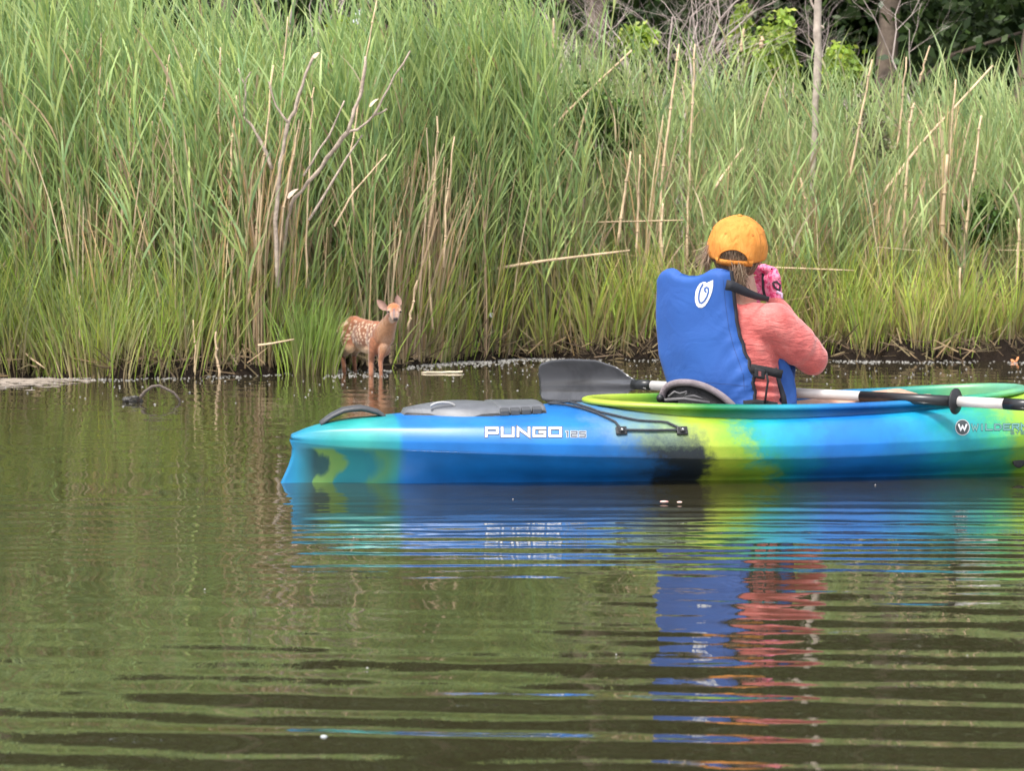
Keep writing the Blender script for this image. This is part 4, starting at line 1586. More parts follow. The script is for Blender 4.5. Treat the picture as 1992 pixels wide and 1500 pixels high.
def blade(root, d, length, up_, outline, name, flip=1):
    """a slightly spooned blade with a raised spine"""
    side = up_ - d * up_.dot(d); side.normalize()
    nrm = d.cross(side).normalized() * flip
    V_, F_ = [], []
    nu, nv = 26, 14
    for lay in (1, -1):
        for i in range(nu + 1):
            t = i / nu
            hi = np.interp(t, *outline[0]); lo = np.interp(t, *outline[1])
            for j in range(nv + 1):
                s = j / nv
                w = lo + (hi - lo) * s
                spine = .016 * math.exp(-(w / .012)**2) * (1 - t * .8)
                cup = .026 * (abs(w) / .08)**2 + .035 * t * t
                thick = .0025 * min(1, 12 * s * (1 - s) + .15) * min(1, (1 - t) * 14 + .15)
                V_.append(root + d * (length * t) + side * w + nrm * (-cup + lay * (spine * (1 if lay == 1 else .6) + thick)))
    st = (nu + 1) * (nv + 1)
    for lay in range(2):
        for i in range(nu):
            for j in range(nv):
                a = lay * st + i * (nv + 1) + j
                q = (a, a + 1, a + nv + 2, a + nv + 1)
                F_.append(q if lay == 0 else q[::-1])
    bd = [i * (nv + 1) for i in range(nu + 1)] + [nu * (nv + 1) + j for j in range(1, nv + 1)] + [i * (nv + 1) + nv for i in range(nu - 1, -1, -1)] + [j for j in range(nv - 1, 0, -1)]
    for i in range(len(bd)):
        a, b_ = bd[i], bd[(i + 1) % len(bd)]
        F_.append((a, b_, b_ + st, a + st))
    m = Mesh(); m.add(V_, F_)
    o = link(name, m.mesh(), M_blade, paddle)
    return o


hi = ([0, .06, .16, .35, .60, .80, .93, .98, 1], [.018, .030, .064, .090, .096, .092, .080, .062, .035])
lo = ([0, .05, .12, .22, .45, .75, .92, .98, 1], [-.018, -.022, -.045, -.058, -.062, -.062, -.058, -.050, -.030])
tipL = P(1063, 748, 7.62)
dL = (tipL - qa[0]).normalized()
b1 = blade(qa[0] - pd * .0, dL, (tipL - qa[0]).length, Vector((.05, -.10, 1)), (hi, lo), 'blade', flip=1)
hi2 = (hi[0], [-v for v in lo[1]]); lo2 = (lo[0], [-v for v in hi[1]])
b2 = blade(end - pd * .03, pd, .46, Vector((.0, -.3, 1)), (hi, lo), 'blade', flip=-1)

# ------------------------------------------------------------------ the kayaker
TH = R(47)
FW = Vector((math.cos(TH), math.sin(TH), 0))
RT = Vector((math.sin(TH), -math.cos(TH), 0))       # the person's right
UP = Vector((0, 0, 1))
BY = 6.83
hips = P(1440, 850, BY - .02)
waist = P(1452, 765, BY)
chest = P(1447, 660, BY)
upch = P(1436, 636, BY)
neckb = P(1441, 580, BY + .0)
headc = P(1434, 490, BY + .01)
shR = upch + RT * .135 + UP * .022 + FW * .01
shL = upch - RT * .135 + UP * .010 + FW * .03
elR = P(1580, 700, 6.83)
wrR = P(1508, 590, 6.96)
hdR = P(1500, 540, 6.98)
elL = P(1440, 690, 7.16)
wrL = P(1462, 590, 7.10)
hdL = P(1470, 545, 7.06)

# head: axis system turned further from the camera than the trunk
TH2 = R(82)
hF = Vector((math.cos(TH2), math.sin(TH2), 0))
hR = Vector((math.sin(TH2), -math.cos(TH2), 0))
pitchb = R(12)
hFt = hF * math.cos(pitchb) + UP * math.sin(pitchb)
hUp = UP * math.cos(pitchb) - hF * math.sin(pitchb)
roll = R(4)
hRt = hR * math.cos(roll) + hUp * math.sin(roll) * -1
hUp = hRt.cross(hFt).normalized()

M_skin, nt, b = new_mat('skin')
tc = N(nt, 'ShaderNodeTexCoord')
no = N(nt, 'ShaderNodeTexNoise', Scale=25, Detail=5)
nt.links.new(tc.outputs['Object'], no.inputs['Vector'])
rp = ramp(nt, [(.35, (.40, .22, .155)), (.65, (.50, .30, .22))])
nt.links.new(no.outputs['Fac'], rp.inputs[0]); nt.links.new(rp.outputs[0], b.inputs['Base Color'])
b.inputs['Roughness'].default_value = .5
b.inputs['Subsurface Weight'].default_value = .1
b.inputs['Subsurface Radius'].default_value = (.01, .004, .002)

person = empty('person', hips - UP * .1)
tag(person, 'person in orange cap, blue life vest and coral shirt sitting in the kayak facing away', 'person')


def HP(r, f, u):
    return headc + hRt * r + hFt * f + hUp * u


body = Mesh()
body.ellipsoid(HP(0, -.005, .02), (hRt * .074, hFt * .092, hUp * .092), 24)          # skull
body.ellipsoid(HP(0, .035, -.035), (hRt * .056, hFt * .055, hUp * .065), 20)         # jaw and cheeks
body.ellipsoid(HP(0, .098, -.022), (hRt * .011, hFt * .018, hUp * .020), 12)         # nose
body.ellipsoid(HP(0, .080, -.062), (hRt * .022, hFt * .012, hUp * .008), 12)         # lips
body.ellipsoid(HP(0, .070, -.088), (hRt * .020, hFt * .016, hUp * .014), 12)         # chin
for s in (-1, 1):
    body.ellipsoid(HP(.074 * s, 0, -.015), (hRt * .009, hFt * .016, hUp * .028), 12)  # ear
    body.ellipsoid(HP(.034 * s, .076, .012), (hRt * .020, hFt * .010, hUp * .008), 12)  # brow
body.chain([HP(0, -.02, -.05), neckb + UP * .01], [.052, .056])
body.chain([neckb, upch], [.050, .075])
for s in (shR, shL):
    body.capsule(upch + (s - upch) * .2, .075, s, .052)
body.capsule(upch, .088, chest, .105)
body.capsule(chest, .105, waist, .10)
body.capsule(waist, .10, hips, .125)
body.chain([shR, elR, wrR], [.050, .036, .025])
body.chain([shL, elL, wrL], [.050, .036, .025])
# legs stretched out under the deck
for s in (-1, 1):
    hipj = hips + KN * .08 * s
    knee = Vector((KO + KA * 2.05 + KN * .13 * s)) + UP * .20
    foot = Vector((KO + KA * 2.55 + KN * .07 * s)) + UP * .07
    body.chain([hipj, knee, foot], [.085, .058, .040])
    body.capsule(foot, .035, foot + KA * .05 + UP * .10, .028)


def hand(m, wr, palm_c, across, curl, glove=0.0):
    """palm with four fingers and a thumb; across = direction from index to little finger, curl = where finger tips bend to"""
    d = (palm_c - wr).normalized()
    across = (across - d * across.dot(d)).normalized()
    curl = (curl - d * curl.dot(d)).normalized()
    g = glove
    m.capsule(wr, .022 + g, palm_c - across * .016, .020 + g)
    m.capsule(wr, .022 + g, palm_c + across * .016, .019 + g)
    for k, L in enumerate((.062, .070, .066, .052)):
        o = palm_c + across * (-.030 + .020 * k)
        p1 = o + d * (L * .45) + curl * .008
        p2 = p1 + d * (L * .25) + curl * .020
        p3 = p2 + d * (L * .02) + curl * .020
        m.chain([o, p1, p2, p3], [.0098 + g, .0092 + g, .0084 + g, .0075 + g])
    t0 = wr.lerp(palm_c, .35) - across * .020
    t1 = t0 - across * .022 + d * .022 + curl * .014
    t2 = t1 - across * .004 + d * .024 + curl * .014
    m.chain([t0, t1, t2], [.014 + g, .0115 + g, .0095 + g])


fing = (hUp * .9 - hRt * .4 + hFt * .3)
palmR = wrR + (hdR - wrR).normalized() * .082
palmL = wrL + (hdL - wrL).normalized() * .065
hand(body, wrR, palmR, (hFt * -.75 + hRt * .55), -hRt * .8 + hFt * .5)
hand(body, wrL, palmL, (hFt * -.75 - hRt * .55), hRt * .8 + hFt * .5)
bo = link('body', fused(body, .0048, 6), M_skin, person)
M_eye = plain('eye_white', (.75, .73, .70), .2)
M_iris = plain('eye_iris', (.05, .035, .02), .2)
for s in (-1, 1):
    m = Mesh(); m.ellipsoid(HP(.032 * s, .076, -.002), (hRt * .012, hFt * .012, hUp * .009), 14)
    e = link('eye', m.mesh(), M_eye, bo)
    m = Mesh(); m.ellipsoid(HP(.032 * s, .0855, -.002), (hRt * .005, hFt * .003, hUp * .005), 10)
    link('iris', m.mesh(), M_iris, bo)

# --- shirt
M_shirt, nt, b = new_mat('coral_shirt')
tc = N(nt, 'ShaderNodeTexCoord')
n1 = N(nt, 'ShaderNodeTexNoise', Scale=14, Detail=8, Roughness=.7)
n2 = N(nt, 'ShaderNodeTexNoise', Scale=420, Detail=2)
n3 = N(nt, 'ShaderNodeTexNoise', Scale=22, Detail=4, Distortion=.8)
mp3 = N(nt, 'ShaderNodeMapping'); mp3.inputs['Scale'].default_value = (1, 1, 3.2)
for n in (n1, n2):
    nt.links.new(tc.outputs['Object'], n.inputs['Vector'])
nt.links.new(tc.outputs['Object'], mp3.inputs['Vector']); nt.links.new(mp3.outputs[0], n3.inputs['Vector'])
rp = ramp(nt, [(.30, (.42, .072, .066)), (.5, (.55, .118, .105)), (.72, (.66, .21, .185))])
nt.links.new(n1.outputs['Fac'], rp.inputs[0])
r2 = ramp(nt, [(.35, (.85, .82, .82)), (.65, (1.1, 1.08, 1.08))])
nt.links.new(n2.outputs['Fac'], r2.inputs[0])
nt.links.new(mixcol(nt, rp.outputs[0], r2.outputs[0], 1.0, 'MULTIPLY'), b.inputs['Base Color'])
b.inputs['Roughness'].default_value = .75
b.inputs['Sheen Weight'].default_value = .3
bp = N(nt, 'ShaderNodeBump', Strength=.5, Distance=.014)
nt.links.new(n3.outputs['Fac'], bp.inputs['Height']); nt.links.new(bp.outputs[0], b.inputs['Normal'])

sh = Mesh()
e_ = .013
sh.capsule(neckb - UP * .030, .052, upch, .085)
sh.capsule(upch, .086 + e_, chest, .104 + e_)
sh.capsule(chest, .104 + e_, waist, .098 + e_)
sh.capsule(waist, .100 + e_, hips + UP * .03, .13 + e_)
for s_, e2, w2 in ((shR, elR, wrR), (shL, elL, wrL)):
    sh.capsule(upch + (s_ - upch) * .35, .066 + e_, s_, .050 + e_)
    mid = s_.lerp(e2, .55) - UP * .004
    sh.chain([s_, mid, e2 + UP * .006], [.052 + e_, .055 + e_, .040 + e_])
    sh.chain([e2, e2.lerp(w2, .5), w2], [.038 + e_, .028 + e_, .018 + e_])
sme = fused(sh, .0062, 8)
Vs = verts(sme).astype(float); Ns = normals(sme).astype(float)
# cloth folds: across the waist, round the elbow, over the shoulder blade
el = np.array(elR); dist = np.linalg.norm(Vs - el, axis=1)
w_el = np.exp(-(dist / .11)**2)
w_wa = np.exp(-((Vs[:, 2] - waist.z - .01) / .075)**2) * (dist > .12)
w_sh = np.exp(-(np.linalg.norm(Vs - np.array(shR) + np.array(RT) * .0, axis=1) / .10)**2)
fold = .0048 * w_wa * np.sin(Vs[:, 2] * 205 + 1.6 * vnoise(Vs, 11, 8) + 9 * Vs[:, 0]) + .0042 * w_el * np.sin(dist * 130 + 3.2 * vnoise(Vs, 12, 9)) * (.5 + .5 * vnoise(Vs, 9, 4))
armax = (el - np.array(shR)); armax /= np.linalg.norm(armax)
tarm = (Vs - np.array(shR)) @ armax
fold += .0035 * w_sh * np.sin(tarm * 95 + 3.0 * vnoise(Vs, 10, 5)) * (.5 + .5 * vnoise(Vs, 8, 6))
fold += .0034 * vnoise(Vs, 15, 2) + .0012 * vnoise(Vs, 70, 3)
set_verts(sme, Vs + Ns * fold[:, None])
link('shirt', sme, M_shirt, person)


# --- life vest
M_vest, nt, b = new_mat('blue_vest')
tc = N(nt, 'ShaderNodeTexCoord')
n1 = N(nt, 'ShaderNodeTexNoise', Scale=5, Detail=6)
n2 = N(nt, 'ShaderNodeTexNoise', Scale=600, Detail=2)
for n in (n1, n2):
    nt.links.new(tc.outputs['Object'], n.inputs['Vector'])
rp = ramp(nt, [(.3, (.008, .060, .26)), (.7, (.012, .080, .32))])
nt.links.new(n1.outputs['Fac'], rp.inputs[0]); nt.links.new(rp.outputs[0], b.inputs['Base Color'])
b.inputs['Roughness'].default_value = .72
b.inputs['Sheen Weight'].default_value = .05
bp = N(nt, 'ShaderNodeBump', Strength=.25, Distance=.002)
nt.links.new(n2.outputs['Fac'], bp.inputs['Height'])
n4 = N(nt, 'ShaderNodeTexNoise', Scale=9, Detail=4, Distortion=1.0)
nt.links.new(tc.outputs['Object'], n4.inputs['Vector'])
bp2 = N(nt, 'ShaderNodeBump', Strength=.45, Distance=.012)
nt.links.new(n4.outputs['Fac'], bp2.inputs['Height']); nt.links.new(bp.outputs[0], bp2.inputs['Normal']); nt.links.new(bp2.outputs[0], b.inputs['Normal'])
M_pipe = plain('black_binding', (.012, .013, .02), .8)

vest = bpy.data.objects.new('life_vest', None)
C.objects.link(vest); vest.parent = person
vest.location = (0, 0, 0)


def vlink(name, me, mat):
    Mp = Matrix.LocRotScale(person.location, person.rotation_euler, Vector((1, 1, 1)))
    me.transform(Mp.inverted())
    o = bpy.data.objects.new(name, me); C.objects.link(o)
    me.materials.append(mat); o.parent = vest
    return o


def pland(px, py, p0, n):
    r_ = ray(px, py)
    t_ = (Vector(p0) - CAM).dot(n) / r_.dot(n)
    return CAM + r_ * t_


def panel(leftpx, rightpx, toppx, botpx, p0, n, thick, wrap, nu=40, nv=56, wr=.0, name='back_panel', seam=None):
    """puffed foam panel; edges given as seen, panel lies across direction n"""
    V_, F_ = [], []
    lt = np.array(leftpx, float); rt_ = np.array(rightpx, float)
    for lay in (0, 1):
        for j in range(nv + 1):
            t = j / nv
            for i in range(nu + 1):
                s = i / nu
                tb = np.interp(s, [q[0] for q in botpx], [q[1] for q in botpx]); tp = np.interp(s, [q[0] for q in toppx], [q[1] for q in toppx])
                y = tb + (tp - tb) * t
                # edges by height
                xl = np.interp(y, lt[:, 1], lt[:, 0]); xr = np.interp(y, rt_[:, 1], rt_[:, 0])
                x = xl + (xr - xl) * s
                q = pland(x, y, p0, n)
                e = min(s, 1 - s) * 2; ev = min(t, 1 - t) * 2
                puff = max(0, 1 - max(0, 1 - min(1, e * 4.5))**2.5)**.6 * max(0, 1 - max(0, 1 - min(1, ev * 9))**2.5)**.6
                cen = 2 * s - 1
                curve = -wrap * cen * cen
                if lay == 0:
                    off = thick * puff + curve
                    off += wr * (math.sin(y * .55 + 2.2 * math.sin(s * 5 + 1)) * .0022 * math.exp(-((t - .16) / .12)**2) * (.3 + .7 * s)
                                 + .0045 * math.sin((s * 34 + y * .20)) * math.exp(-((s - 1) / .16)**2) * math.exp(-((t - .3) / .3)**2))
                    off += .0012 * math.sin(s * 9 + t * 7) + .001 * math.sin(t * 21 - s * 5)
                else:
                    off = curve - thick * .25 * puff
                V_.append(q + n * off)
    st = (nu + 1) * (nv + 1)
    for lay in range(2):
        for j in range(nv):
            for i in range(nu):
                a = lay * st + j * (nu + 1) + i
                f = (a, a + 1, a + nu + 2, a + nu + 1)
                F_.append(f if lay == 0 else f[::-1])
    bd = list(range(nu + 1)) + [j * (nu + 1) + nu for j in range(1, nv + 1)] + [nv * (nu + 1) + i for i in range(nu - 1, -1, -1)] + [j * (nu + 1) for j in range(nv - 1, 0, -1)]
    for i in range(len(bd)):
        a, b_ = bd[i], bd[(i + 1) % len(bd)]
        F_.append((a, b_, b_ + st, a + st))
    m = Mesh(); m.add(V_, F_)
    me = m.mesh()
    edge = [V_[j * (nu + 1) + nu] for j in range(nv + 1)]
    top = [V_[nv * (nu + 1) + i] for i in range(nu + 1)]
    return me, edge, top, V_[:st]


BK = -FW
lft = [(1284, 526), (1274, 545), (1271.5, 600), (1272, 640), (1277, 690), (1287, 725), (1293, 745), (1296, 790), (1297, 806)]
rgt = [(1412, 524), (1416, 545), (1420, 590), (1427, 640), (1436, 675), (1447, 706), (1455, 730), (1457, 760), (1460, 790), (1461, 806)]
top = [(0, 526), (.06, 523), (.17, 521), (.25, 525), (.33, 531.5), (.45, 536), (.58, 536), (.67, 532), (.74, 525), (.82, 521.5), (.92, 523), (1, 527)]
bot = [(0, 806), (1, 806)]
p_back = upch + BK * .150
p0b = chest + BK * .155
me_b, edge_b, top_b, _ = panel(lft, rgt, top, bot, p0b, BK, .030, .022, wr=1.0)
bp_bvh = BVHTree.FromPolygons([v.co.copy() for v in me_b.vertices], [tuple(p.vertices) for p in me_b.polygons])
back = vlink('back_panel', me_b, M_vest)
m = Mesh(); m.tube(edge_b, [.0042] * len(edge_b), 8)
vlink('edge_binding', m.mesh(), M_pipe)
# inner face of the vest, dark, seen past the edge
m = Mesh()
V_, F_ = [], []
for i, q in enumerate(edge_b):
    V_ += [q - BK * .002, q + FW * .022 + RT * -.006]
for i in range(len(edge_b) - 1):
    F_.append((2 * i, 2 * i + 1, 2 * i + 3, 2 * i + 2))
m.add(V_, F_)
vlink('side_lining', m.mesh(), M_pipe)

lf = [(1511, 690), (1513, 725), (1516, 745), (1524, 770), (1528, 806)]
rf = [(1519, 690), (1537, 712), (1546, 735), (1550, 760), (1552, 806)]
p0f = chest + FW * .085 + RT * .12
nrmF = (RT * .8 - FW * .25).normalized()
me_f, edge_f, _, _ = panel(lf, rf, [(0, 690), (1, 690)], [(0, 806), (1, 806)], waist + RT * .135 + FW * .075, (RT * .75 + BK * .66).normalized(), .012, .006, nu=16, nv=24, wr=.6)
vlink('front_side_panel', me_f, M_vest)
# front panels across the chest, on the far side from the camera
for sgn in (1, -1):
    m = Mesh()
    c0_ = chest + FW * .125 + RT * .055 * sgn - UP * .09
    m.ellipsoid(c0_, (RT * .058, FW * .035, UP * .12), 20)
    vlink('front_panel', m.mesh(), M_vest)
# black lining edge under the arm
m = Mesh(); m.tube([P(x_, y_, 6.68) for x_, y_ in ((1508, 716), (1511, 724), (1516, 745), (1524, 772), (1528, 800))], [.006, .006, .007, .009, .009], 8)
vlink('front_binding', m.mesh(), M_pipe)
# shoulder strap going over the right shoulder to the chest, black
def band(pts, w, name, mat, thick=.004, nrm=None):
    V_, F_ = [], []
    for i, q in enumerate(pts):
        d = (pts[min(i + 1, len(pts) - 1)] - pts[max(i - 1, 0)]).normalized()
        vw = (CAM - q).normalized() if nrm is None else nrm
        s_ = d.cross(vw).normalized() * (w[i] if hasattr(w, '__len__') else w) / 2
        for a_, b__ in ((1, 1), (-1, 1), (-1, -1), (1, -1)):
            V_.append(q + s_ * a_ + vw * thick / 2 * b__)
    for i in range(len(pts) - 1):
        for k in range(4):
            F_.append((i * 4 + k, i * 4 + (k + 1) % 4, i * 4 + 4 + (k + 1) % 4, i * 4 + 4 + k))
    F_ += [(0, 1, 2, 3), tuple((len(pts) - 1) * 4 + k for k in range(4))]
    m = Mesh(); m.add(V_, F_)
    return vlink(name, m.mesh(), mat)


band([P(1412, 554, 6.655), P(1424, 556, 6.66), P(1438, 562, 6.67), P(1455, 570, 6.69), P(1474, 577, 6.72), P(1496, 582, 6.77)], [.034, .033, .030, .026, .022, .016], 'shoulder_strap', M_pipe, .006)
# waist webbing with side release buckle
wb = [P(1452, 716, 6.630), P(1466, 718, 6.640), P(1482, 721, 6.650), P(1500, 725, 6.660), P(1514, 728, 6.668)]
wo_ = RT * .016
band([q + wo_ for q in wb], .0275, 'waist_strap', M_web, .004)
bc = P(1478, 727, 6.630)
d_ = (wb[-1] - wb[0]).normalized()
m = Mesh(); m.box(bc, (d_ * .019, Vector((0, 0, 1)) * .0165, (CAM - bc).normalized() * .006))
o_ = vlink('buckle', m.mesh(False), M_black)
bv = o_.modifiers.new('bevel', 'BEVEL'); bv.width = .006; bv.segments = 3
m = Mesh(); m.box(bc + (CAM - bc).normalized() * .0055, (d_ * .005, UP * .008, (CAM - bc).normalized() * .003))
o_ = vlink('buckle_slot', m.mesh(False), plain('buckle_gap', (.22, .06, .06), .6))
band([P(1491, 726, 6.625), P(1494, 742, 6.625), P(1491, 760, 6.63), P(1488, 785, 6.63)], .007, 'loose_webbing', M_web, .002)
band([P(1446, 786, 6.60), P(1470, 784, 6.62), P(1492, 786, 6.64), P(1512, 790, 6.66)], .022, 'lower_strap', M_web, .004)

# white swirl emblem on the back panel
px0, py0, sc = 1350, 390, 1 / 6.64
bl = [(250, 1025), (249, 1100), (235, 1180), (210, 1250), (180, 1310), (145, 1360), (105, 1385), (65, 1383), (35, 1355), (18, 1305), (15, 1250), (25, 1170), (50, 1110), (85, 1068), (120, 1052), (150, 1050), (165, 1064), (205, 1046)]
bl = [(px0 + x_ * sc, py0 + y_ * sc) for x_, y_ in bl]
cx_, cy_ = 1350 + 130 * sc, 390 + 1215 * sc
quads = [((cx_, cy_), bl[i], bl[(i + 1) % len(bl)], (cx_, cy_)) for i in range(len(bl))]


def vdecal(name, quads, off, mat):
    o = decal(name, quads, bp_bvh, off, mat, None, step=3.0)
    me = o.data
    Mp = Matrix.LocRotScale(person.location, person.rotation_euler, Vector((1, 1, 1)))
    me.transform(Mp.inverted())
    o.parent = vest
    return o


# stitched seams beside the armhole edge and along the hem
M_stitch = plain('seam_thread', (.010, .038, .15), .8)
seam_ = [(x_ - 9, y_) for x_, y_ in rgt[1:-2]]
vdecal('seam', stroke2d(seam_, 1.1), .0008, M_stitch)
vdecal('seam', stroke2d([(1298, 752), (1330, 747), (1380, 745), (1420, 748), (1455, 752)], 1.0), .0008, M_stitch)
vdecal('emblem', quads, .0015, M_white)
sw = [(118, 1085), (90, 1135), (72, 1200), (66, 1265), (76, 1315), (104, 1325), (140, 1295), (172, 1240), (192, 1180), (190, 1135), (168, 1120), (146, 1135), (144, 1165), (158, 1178)]
sw = [(px0 + x_ * sc, py0 + y_ * sc) for x_, y_ in sw]
vdecal('emblem_swirl', stroke2d(sw, 3.0), .0026, plain('emblem_blue', (.03, .09, .30), .7))

# --- cap
M_cap, nt, b = new_mat('orange_cap')
tc = N(nt, 'ShaderNodeTexCoord')
n1 = N(nt, 'ShaderNodeTexNoise', Scale=18, Detail=8, Roughness=.7)
n2 = N(nt, 'ShaderNodeTexNoise', Scale=500, Detail=2)
for n in (n1, n2):
    nt.links.new(tc.outputs['Object'], n.inputs['Vector'])
rp = ramp(nt, [(.3, (.50, .17, .020)), (.55, (.60, .225, .035)), (.75, (.66, .30, .07))])
nt.links.new(n1.outputs['Fac'], rp.inputs[0]); nt.links.new(rp.outputs[0], b.inputs['Base Color'])
b.inputs['Roughness'].default_value = .8
bp = N(nt, 'ShaderNodeBump', Strength=.3, Distance=.002)
nt.links.new(n2.outputs['Fac'], bp.inputs['Height'])
n4 = N(nt, 'ShaderNodeTexNoise', Scale=16, Detail=3, Distortion=1.5)
mp4 = N(nt, 'ShaderNodeMapping'); mp4.inputs['Scale'].default_value = (2.2, 2.2, .8)
nt.links.new(tc.outputs['Object'], mp4.inputs['Vector']); nt.links.new(mp4.outputs[0], n4.inputs['Vector'])
bp2 = N(nt, 'ShaderNodeBump', Strength=.7, Distance=.012)
nt.links.new(n4.outputs['Fac'], bp2.inputs['Height']); nt.links.new(bp.outputs[0], bp2.inputs['Normal']); nt.links.new(bp2.outputs[0], b.inputs['Normal'])

capc = HP(0, -.002, .012)
cap = None
AX, AF, AU = .098, .108, .108


def cappt(a, e, k=1.0):
    """a: angle round the head, 0 = back; e: 0 at the crown, 1 at the hem"""
    th_ = e * R(104)
    r_ = max(0, math.sin(th_)) ** .92 if th_ < math.pi / 2 else math.sin(th_)
    seam = abs(math.sin(3 * a)) ** .35
    pl = 1 - .034 * (1 - seam) * min(1, e * 2)
    wob = 1 + .010 * math.sin(a * 7 + e * 5) + .020 * math.sin(a * 13 - e * 4) * max(0, .75 - e) + .012 * math.sin(a * 4 + 1.2 + e * 15) * min(1, e * 2) + .008 * math.sin(a * 19 + e * 3) * max(0, 1 - abs(e - .3) * 3)
    x = -math.sin(a) * AX * r_ * pl * wob * k
    f = -math.cos(a) * AF * r_ * pl * wob * k
    u = math.cos(th_) * AU * k * (1 + .02 * math.sin(a * 5 + 1) * math.sin(th_))
    return capc + hRt * x + hFt * f + hUp * u


def hem(a):
    """how far down the crown reaches; the arch over the closing strap at the back"""
    aa = (a + math.pi) % (2 * math.pi) - math.pi
    w = .52
    s_ = aa - .10
    if abs(s_) < w:
        return 1 - .215 * math.sqrt(max(0, 1 - (s_ / w)**2))
    return 1.0


V_, F_ = [], []
na, ne = 144, 30
for lay, k in ((0, 1.0), (1, .975)):
    for j in range(ne + 1):
        for i in range(na):
            a = 2 * math.pi * i / na
            V_.append(cappt(a, hem(a) * j / ne + (.002 if j == 0 else 0), k))
st = na * (ne + 1)
for lay in range(2):
    for j in range(ne):
        for i in range(na):
            q = (lay * st + j * na + i, lay * st + j * na + (i + 1) % na, lay * st + (j + 1) * na + (i + 1) % na, lay * st + (j + 1) * na + i)
            F_.append(q)
for i in range(na):
    F_.append((ne * na + i, ne * na + (i + 1) % na, st + ne * na + (i + 1) % na, st + ne * na + i))
m = Mesh(); m.add(V_, F_)
cap = link('cap', m.mesh(), M_cap, person)
m = Mesh(); m.tube([cappt(a, hem(a) - .012, 1.006) for a in np.linspace(-.48, .68, 40)], .0042, 6, flat=.5)
link('arch_trim', m.mesh(), M_cap, cap)
V_, F_ = [], []
for i, a in enumerate(np.linspace(-.60, .76, 30)):
    for e, k in ((.955, 1.012), (1.06, 1.005), (1.06, .985), (.955, .99)):
        V_.append(cappt(a, e, k))
for i in range(29):
    for k in range(4):
        F_.append((i * 4 + k, i * 4 + (k + 1) % 4, i * 4 + 4 + (k + 1) % 4, i * 4 + 4 + k))
m = Mesh(); m.add(V_, F_)
link('closing_strap', m.mesh(), M_cap, cap)
m = Mesh(); m.ellipsoid(cappt(0, .004, 1.012), (hRt * .0085, hFt * .0085, hUp * .004), 12)
link('button', m.mesh(), M_cap, cap)
for a in (-.62, -.10 + .62, 1.6, -1.6):
    m = Mesh(); p_ = cappt(a, .52, 1.004)
    n_ = (p_ - capc).normalized()
    t1 = n_.orthogonal().normalized(); t2 = n_.cross(t1)
    ringp = [p_ + (t1 * math.cos(t) + t2 * math.sin(t)) * .0032 for t in np.linspace(0, 2 * math.pi, 13)]
    m.tube(ringp, .0012, 5)
    link('eyelet', m.mesh(), plain('eyelet_thread', (.40, .14, .02), .8), cap)
V_, F_ = [], []
for lay, dz in ((0, 0), (1, -.003)):
    for j in range(9):
        r_ = j / 8
        for i in range(25):
            a = -1 + 2 * i / 24
            side = math.sin(a * 1.15) * (.088)
            front = .088 * math.cos(a * 1.15) + .01
            ext = .072 * r_ * (max(0, math.cos(a * 1.45)) ** .5)
            V_.append(capc + hRt * side * (1 + .04 * r_) + hFt * (front + ext) + hUp * (-.012 - .018 * a * a - .012 * r_ + dz))
for lay in range(2):
    for j in range(8):
        for i in range(24):
            a = lay * 225 + j * 25 + i
            F_.append((a, a + 1, a + 26, a + 25))
for i in range(24):
    F_.append((200 + i, 201 + i, 426 + i, 425 + i))
m = Mesh(); m.add(V_, F_)
link('brim', m.mesh(), M_cap, cap)

# --- hair: strands under the cap, a short tail and wisps
HC = [(.16, .095, .055), (.22, .14, .085), (.30, .20, .13), (.12, .07, .045), (.36, .26, .18)]
M_hair = leafmat('hair', 0, .45, .5)
hb = Batch()
n = 2600
a = rng.uniform(-1.05, 1.9, n)
P0 = np.array([cappt(x_, rng.uniform(.55, 1.0), .955) for x_ in a])
out = P0 - np.array(HP(0, -.01, 0)); out /= np.linalg.norm(out, axis=1, keepdims=True)
tgt = np.array(HP(.0, -.055, -.115))
back_ = np.abs(a) < 1.1
D = np.where(back_[:, None], (tgt - P0) / np.linalg.norm(tgt - P0, axis=1, keepdims=True) + out * .25, out * .25 - np.array(hUp) + np.array(hFt) * .1)
D /= np.linalg.norm(D, axis=1, keepdims=True)
L = np.where(back_, rng.uniform(.03, .065, n), rng.uniform(.04, .085, n))
c = jitter(HC, n)
hb.add(*ribbons(P0, D, L, rng.uniform(.0015, .003, n), -.25 * out + rng.normal(0, .12, (n, 3)), c, c, K=4))
n = 900      # dense hair inside the arch, gathered downwards
a = rng.uniform(-.5, .5, n)
P0 = np.array([cappt(x_, rng.uniform(.62, .72), .93) for x_ in a])
gath = np.array(HP(.012, -.088, -.072))
D = gath + rng.normal(0, .009, (n, 3)) - P0
L = np.linalg.norm(D, axis=1); D /= L[:, None]
c = jitter(HC, n)
hb.add(*ribbons(P0, D, L * 1.1, rng.uniform(.002, .0035, n), rng.normal(0, .05, (n, 3)) + out[:n] * .12, c, c, K=4))
n = 700      # short tail over the collar
P0 = gath + rng.normal(0, .010, (n, 3))
D = np.array(-hUp * 1.0 + hRt * .35 - hFt * .15) + rng.normal(0, .18, (n, 3)); D /= np.linalg.norm(D, axis=1, keepdims=True)
c = jitter(HC[:4], n)
hb.add(*ribbons(P0, D, rng.uniform(.012, .036, n), rng.uniform(.0015, .003, n), rng.normal(0, .3, (n, 3)), c, c, K=4))
n = 120      # flyaway wisps left of the face
P0 = np.array([cappt(1.35 + rng.normal(0, .12), rng.uniform(.75, 1.0), .98) for _ in range(n)])
D = np.array(-hRt * .55 - hUp * .9) + rng.normal(0, .22, (n, 3)); D /= np.linalg.norm(D, axis=1, keepdims=True)
c = jitter(HC[2:], n)
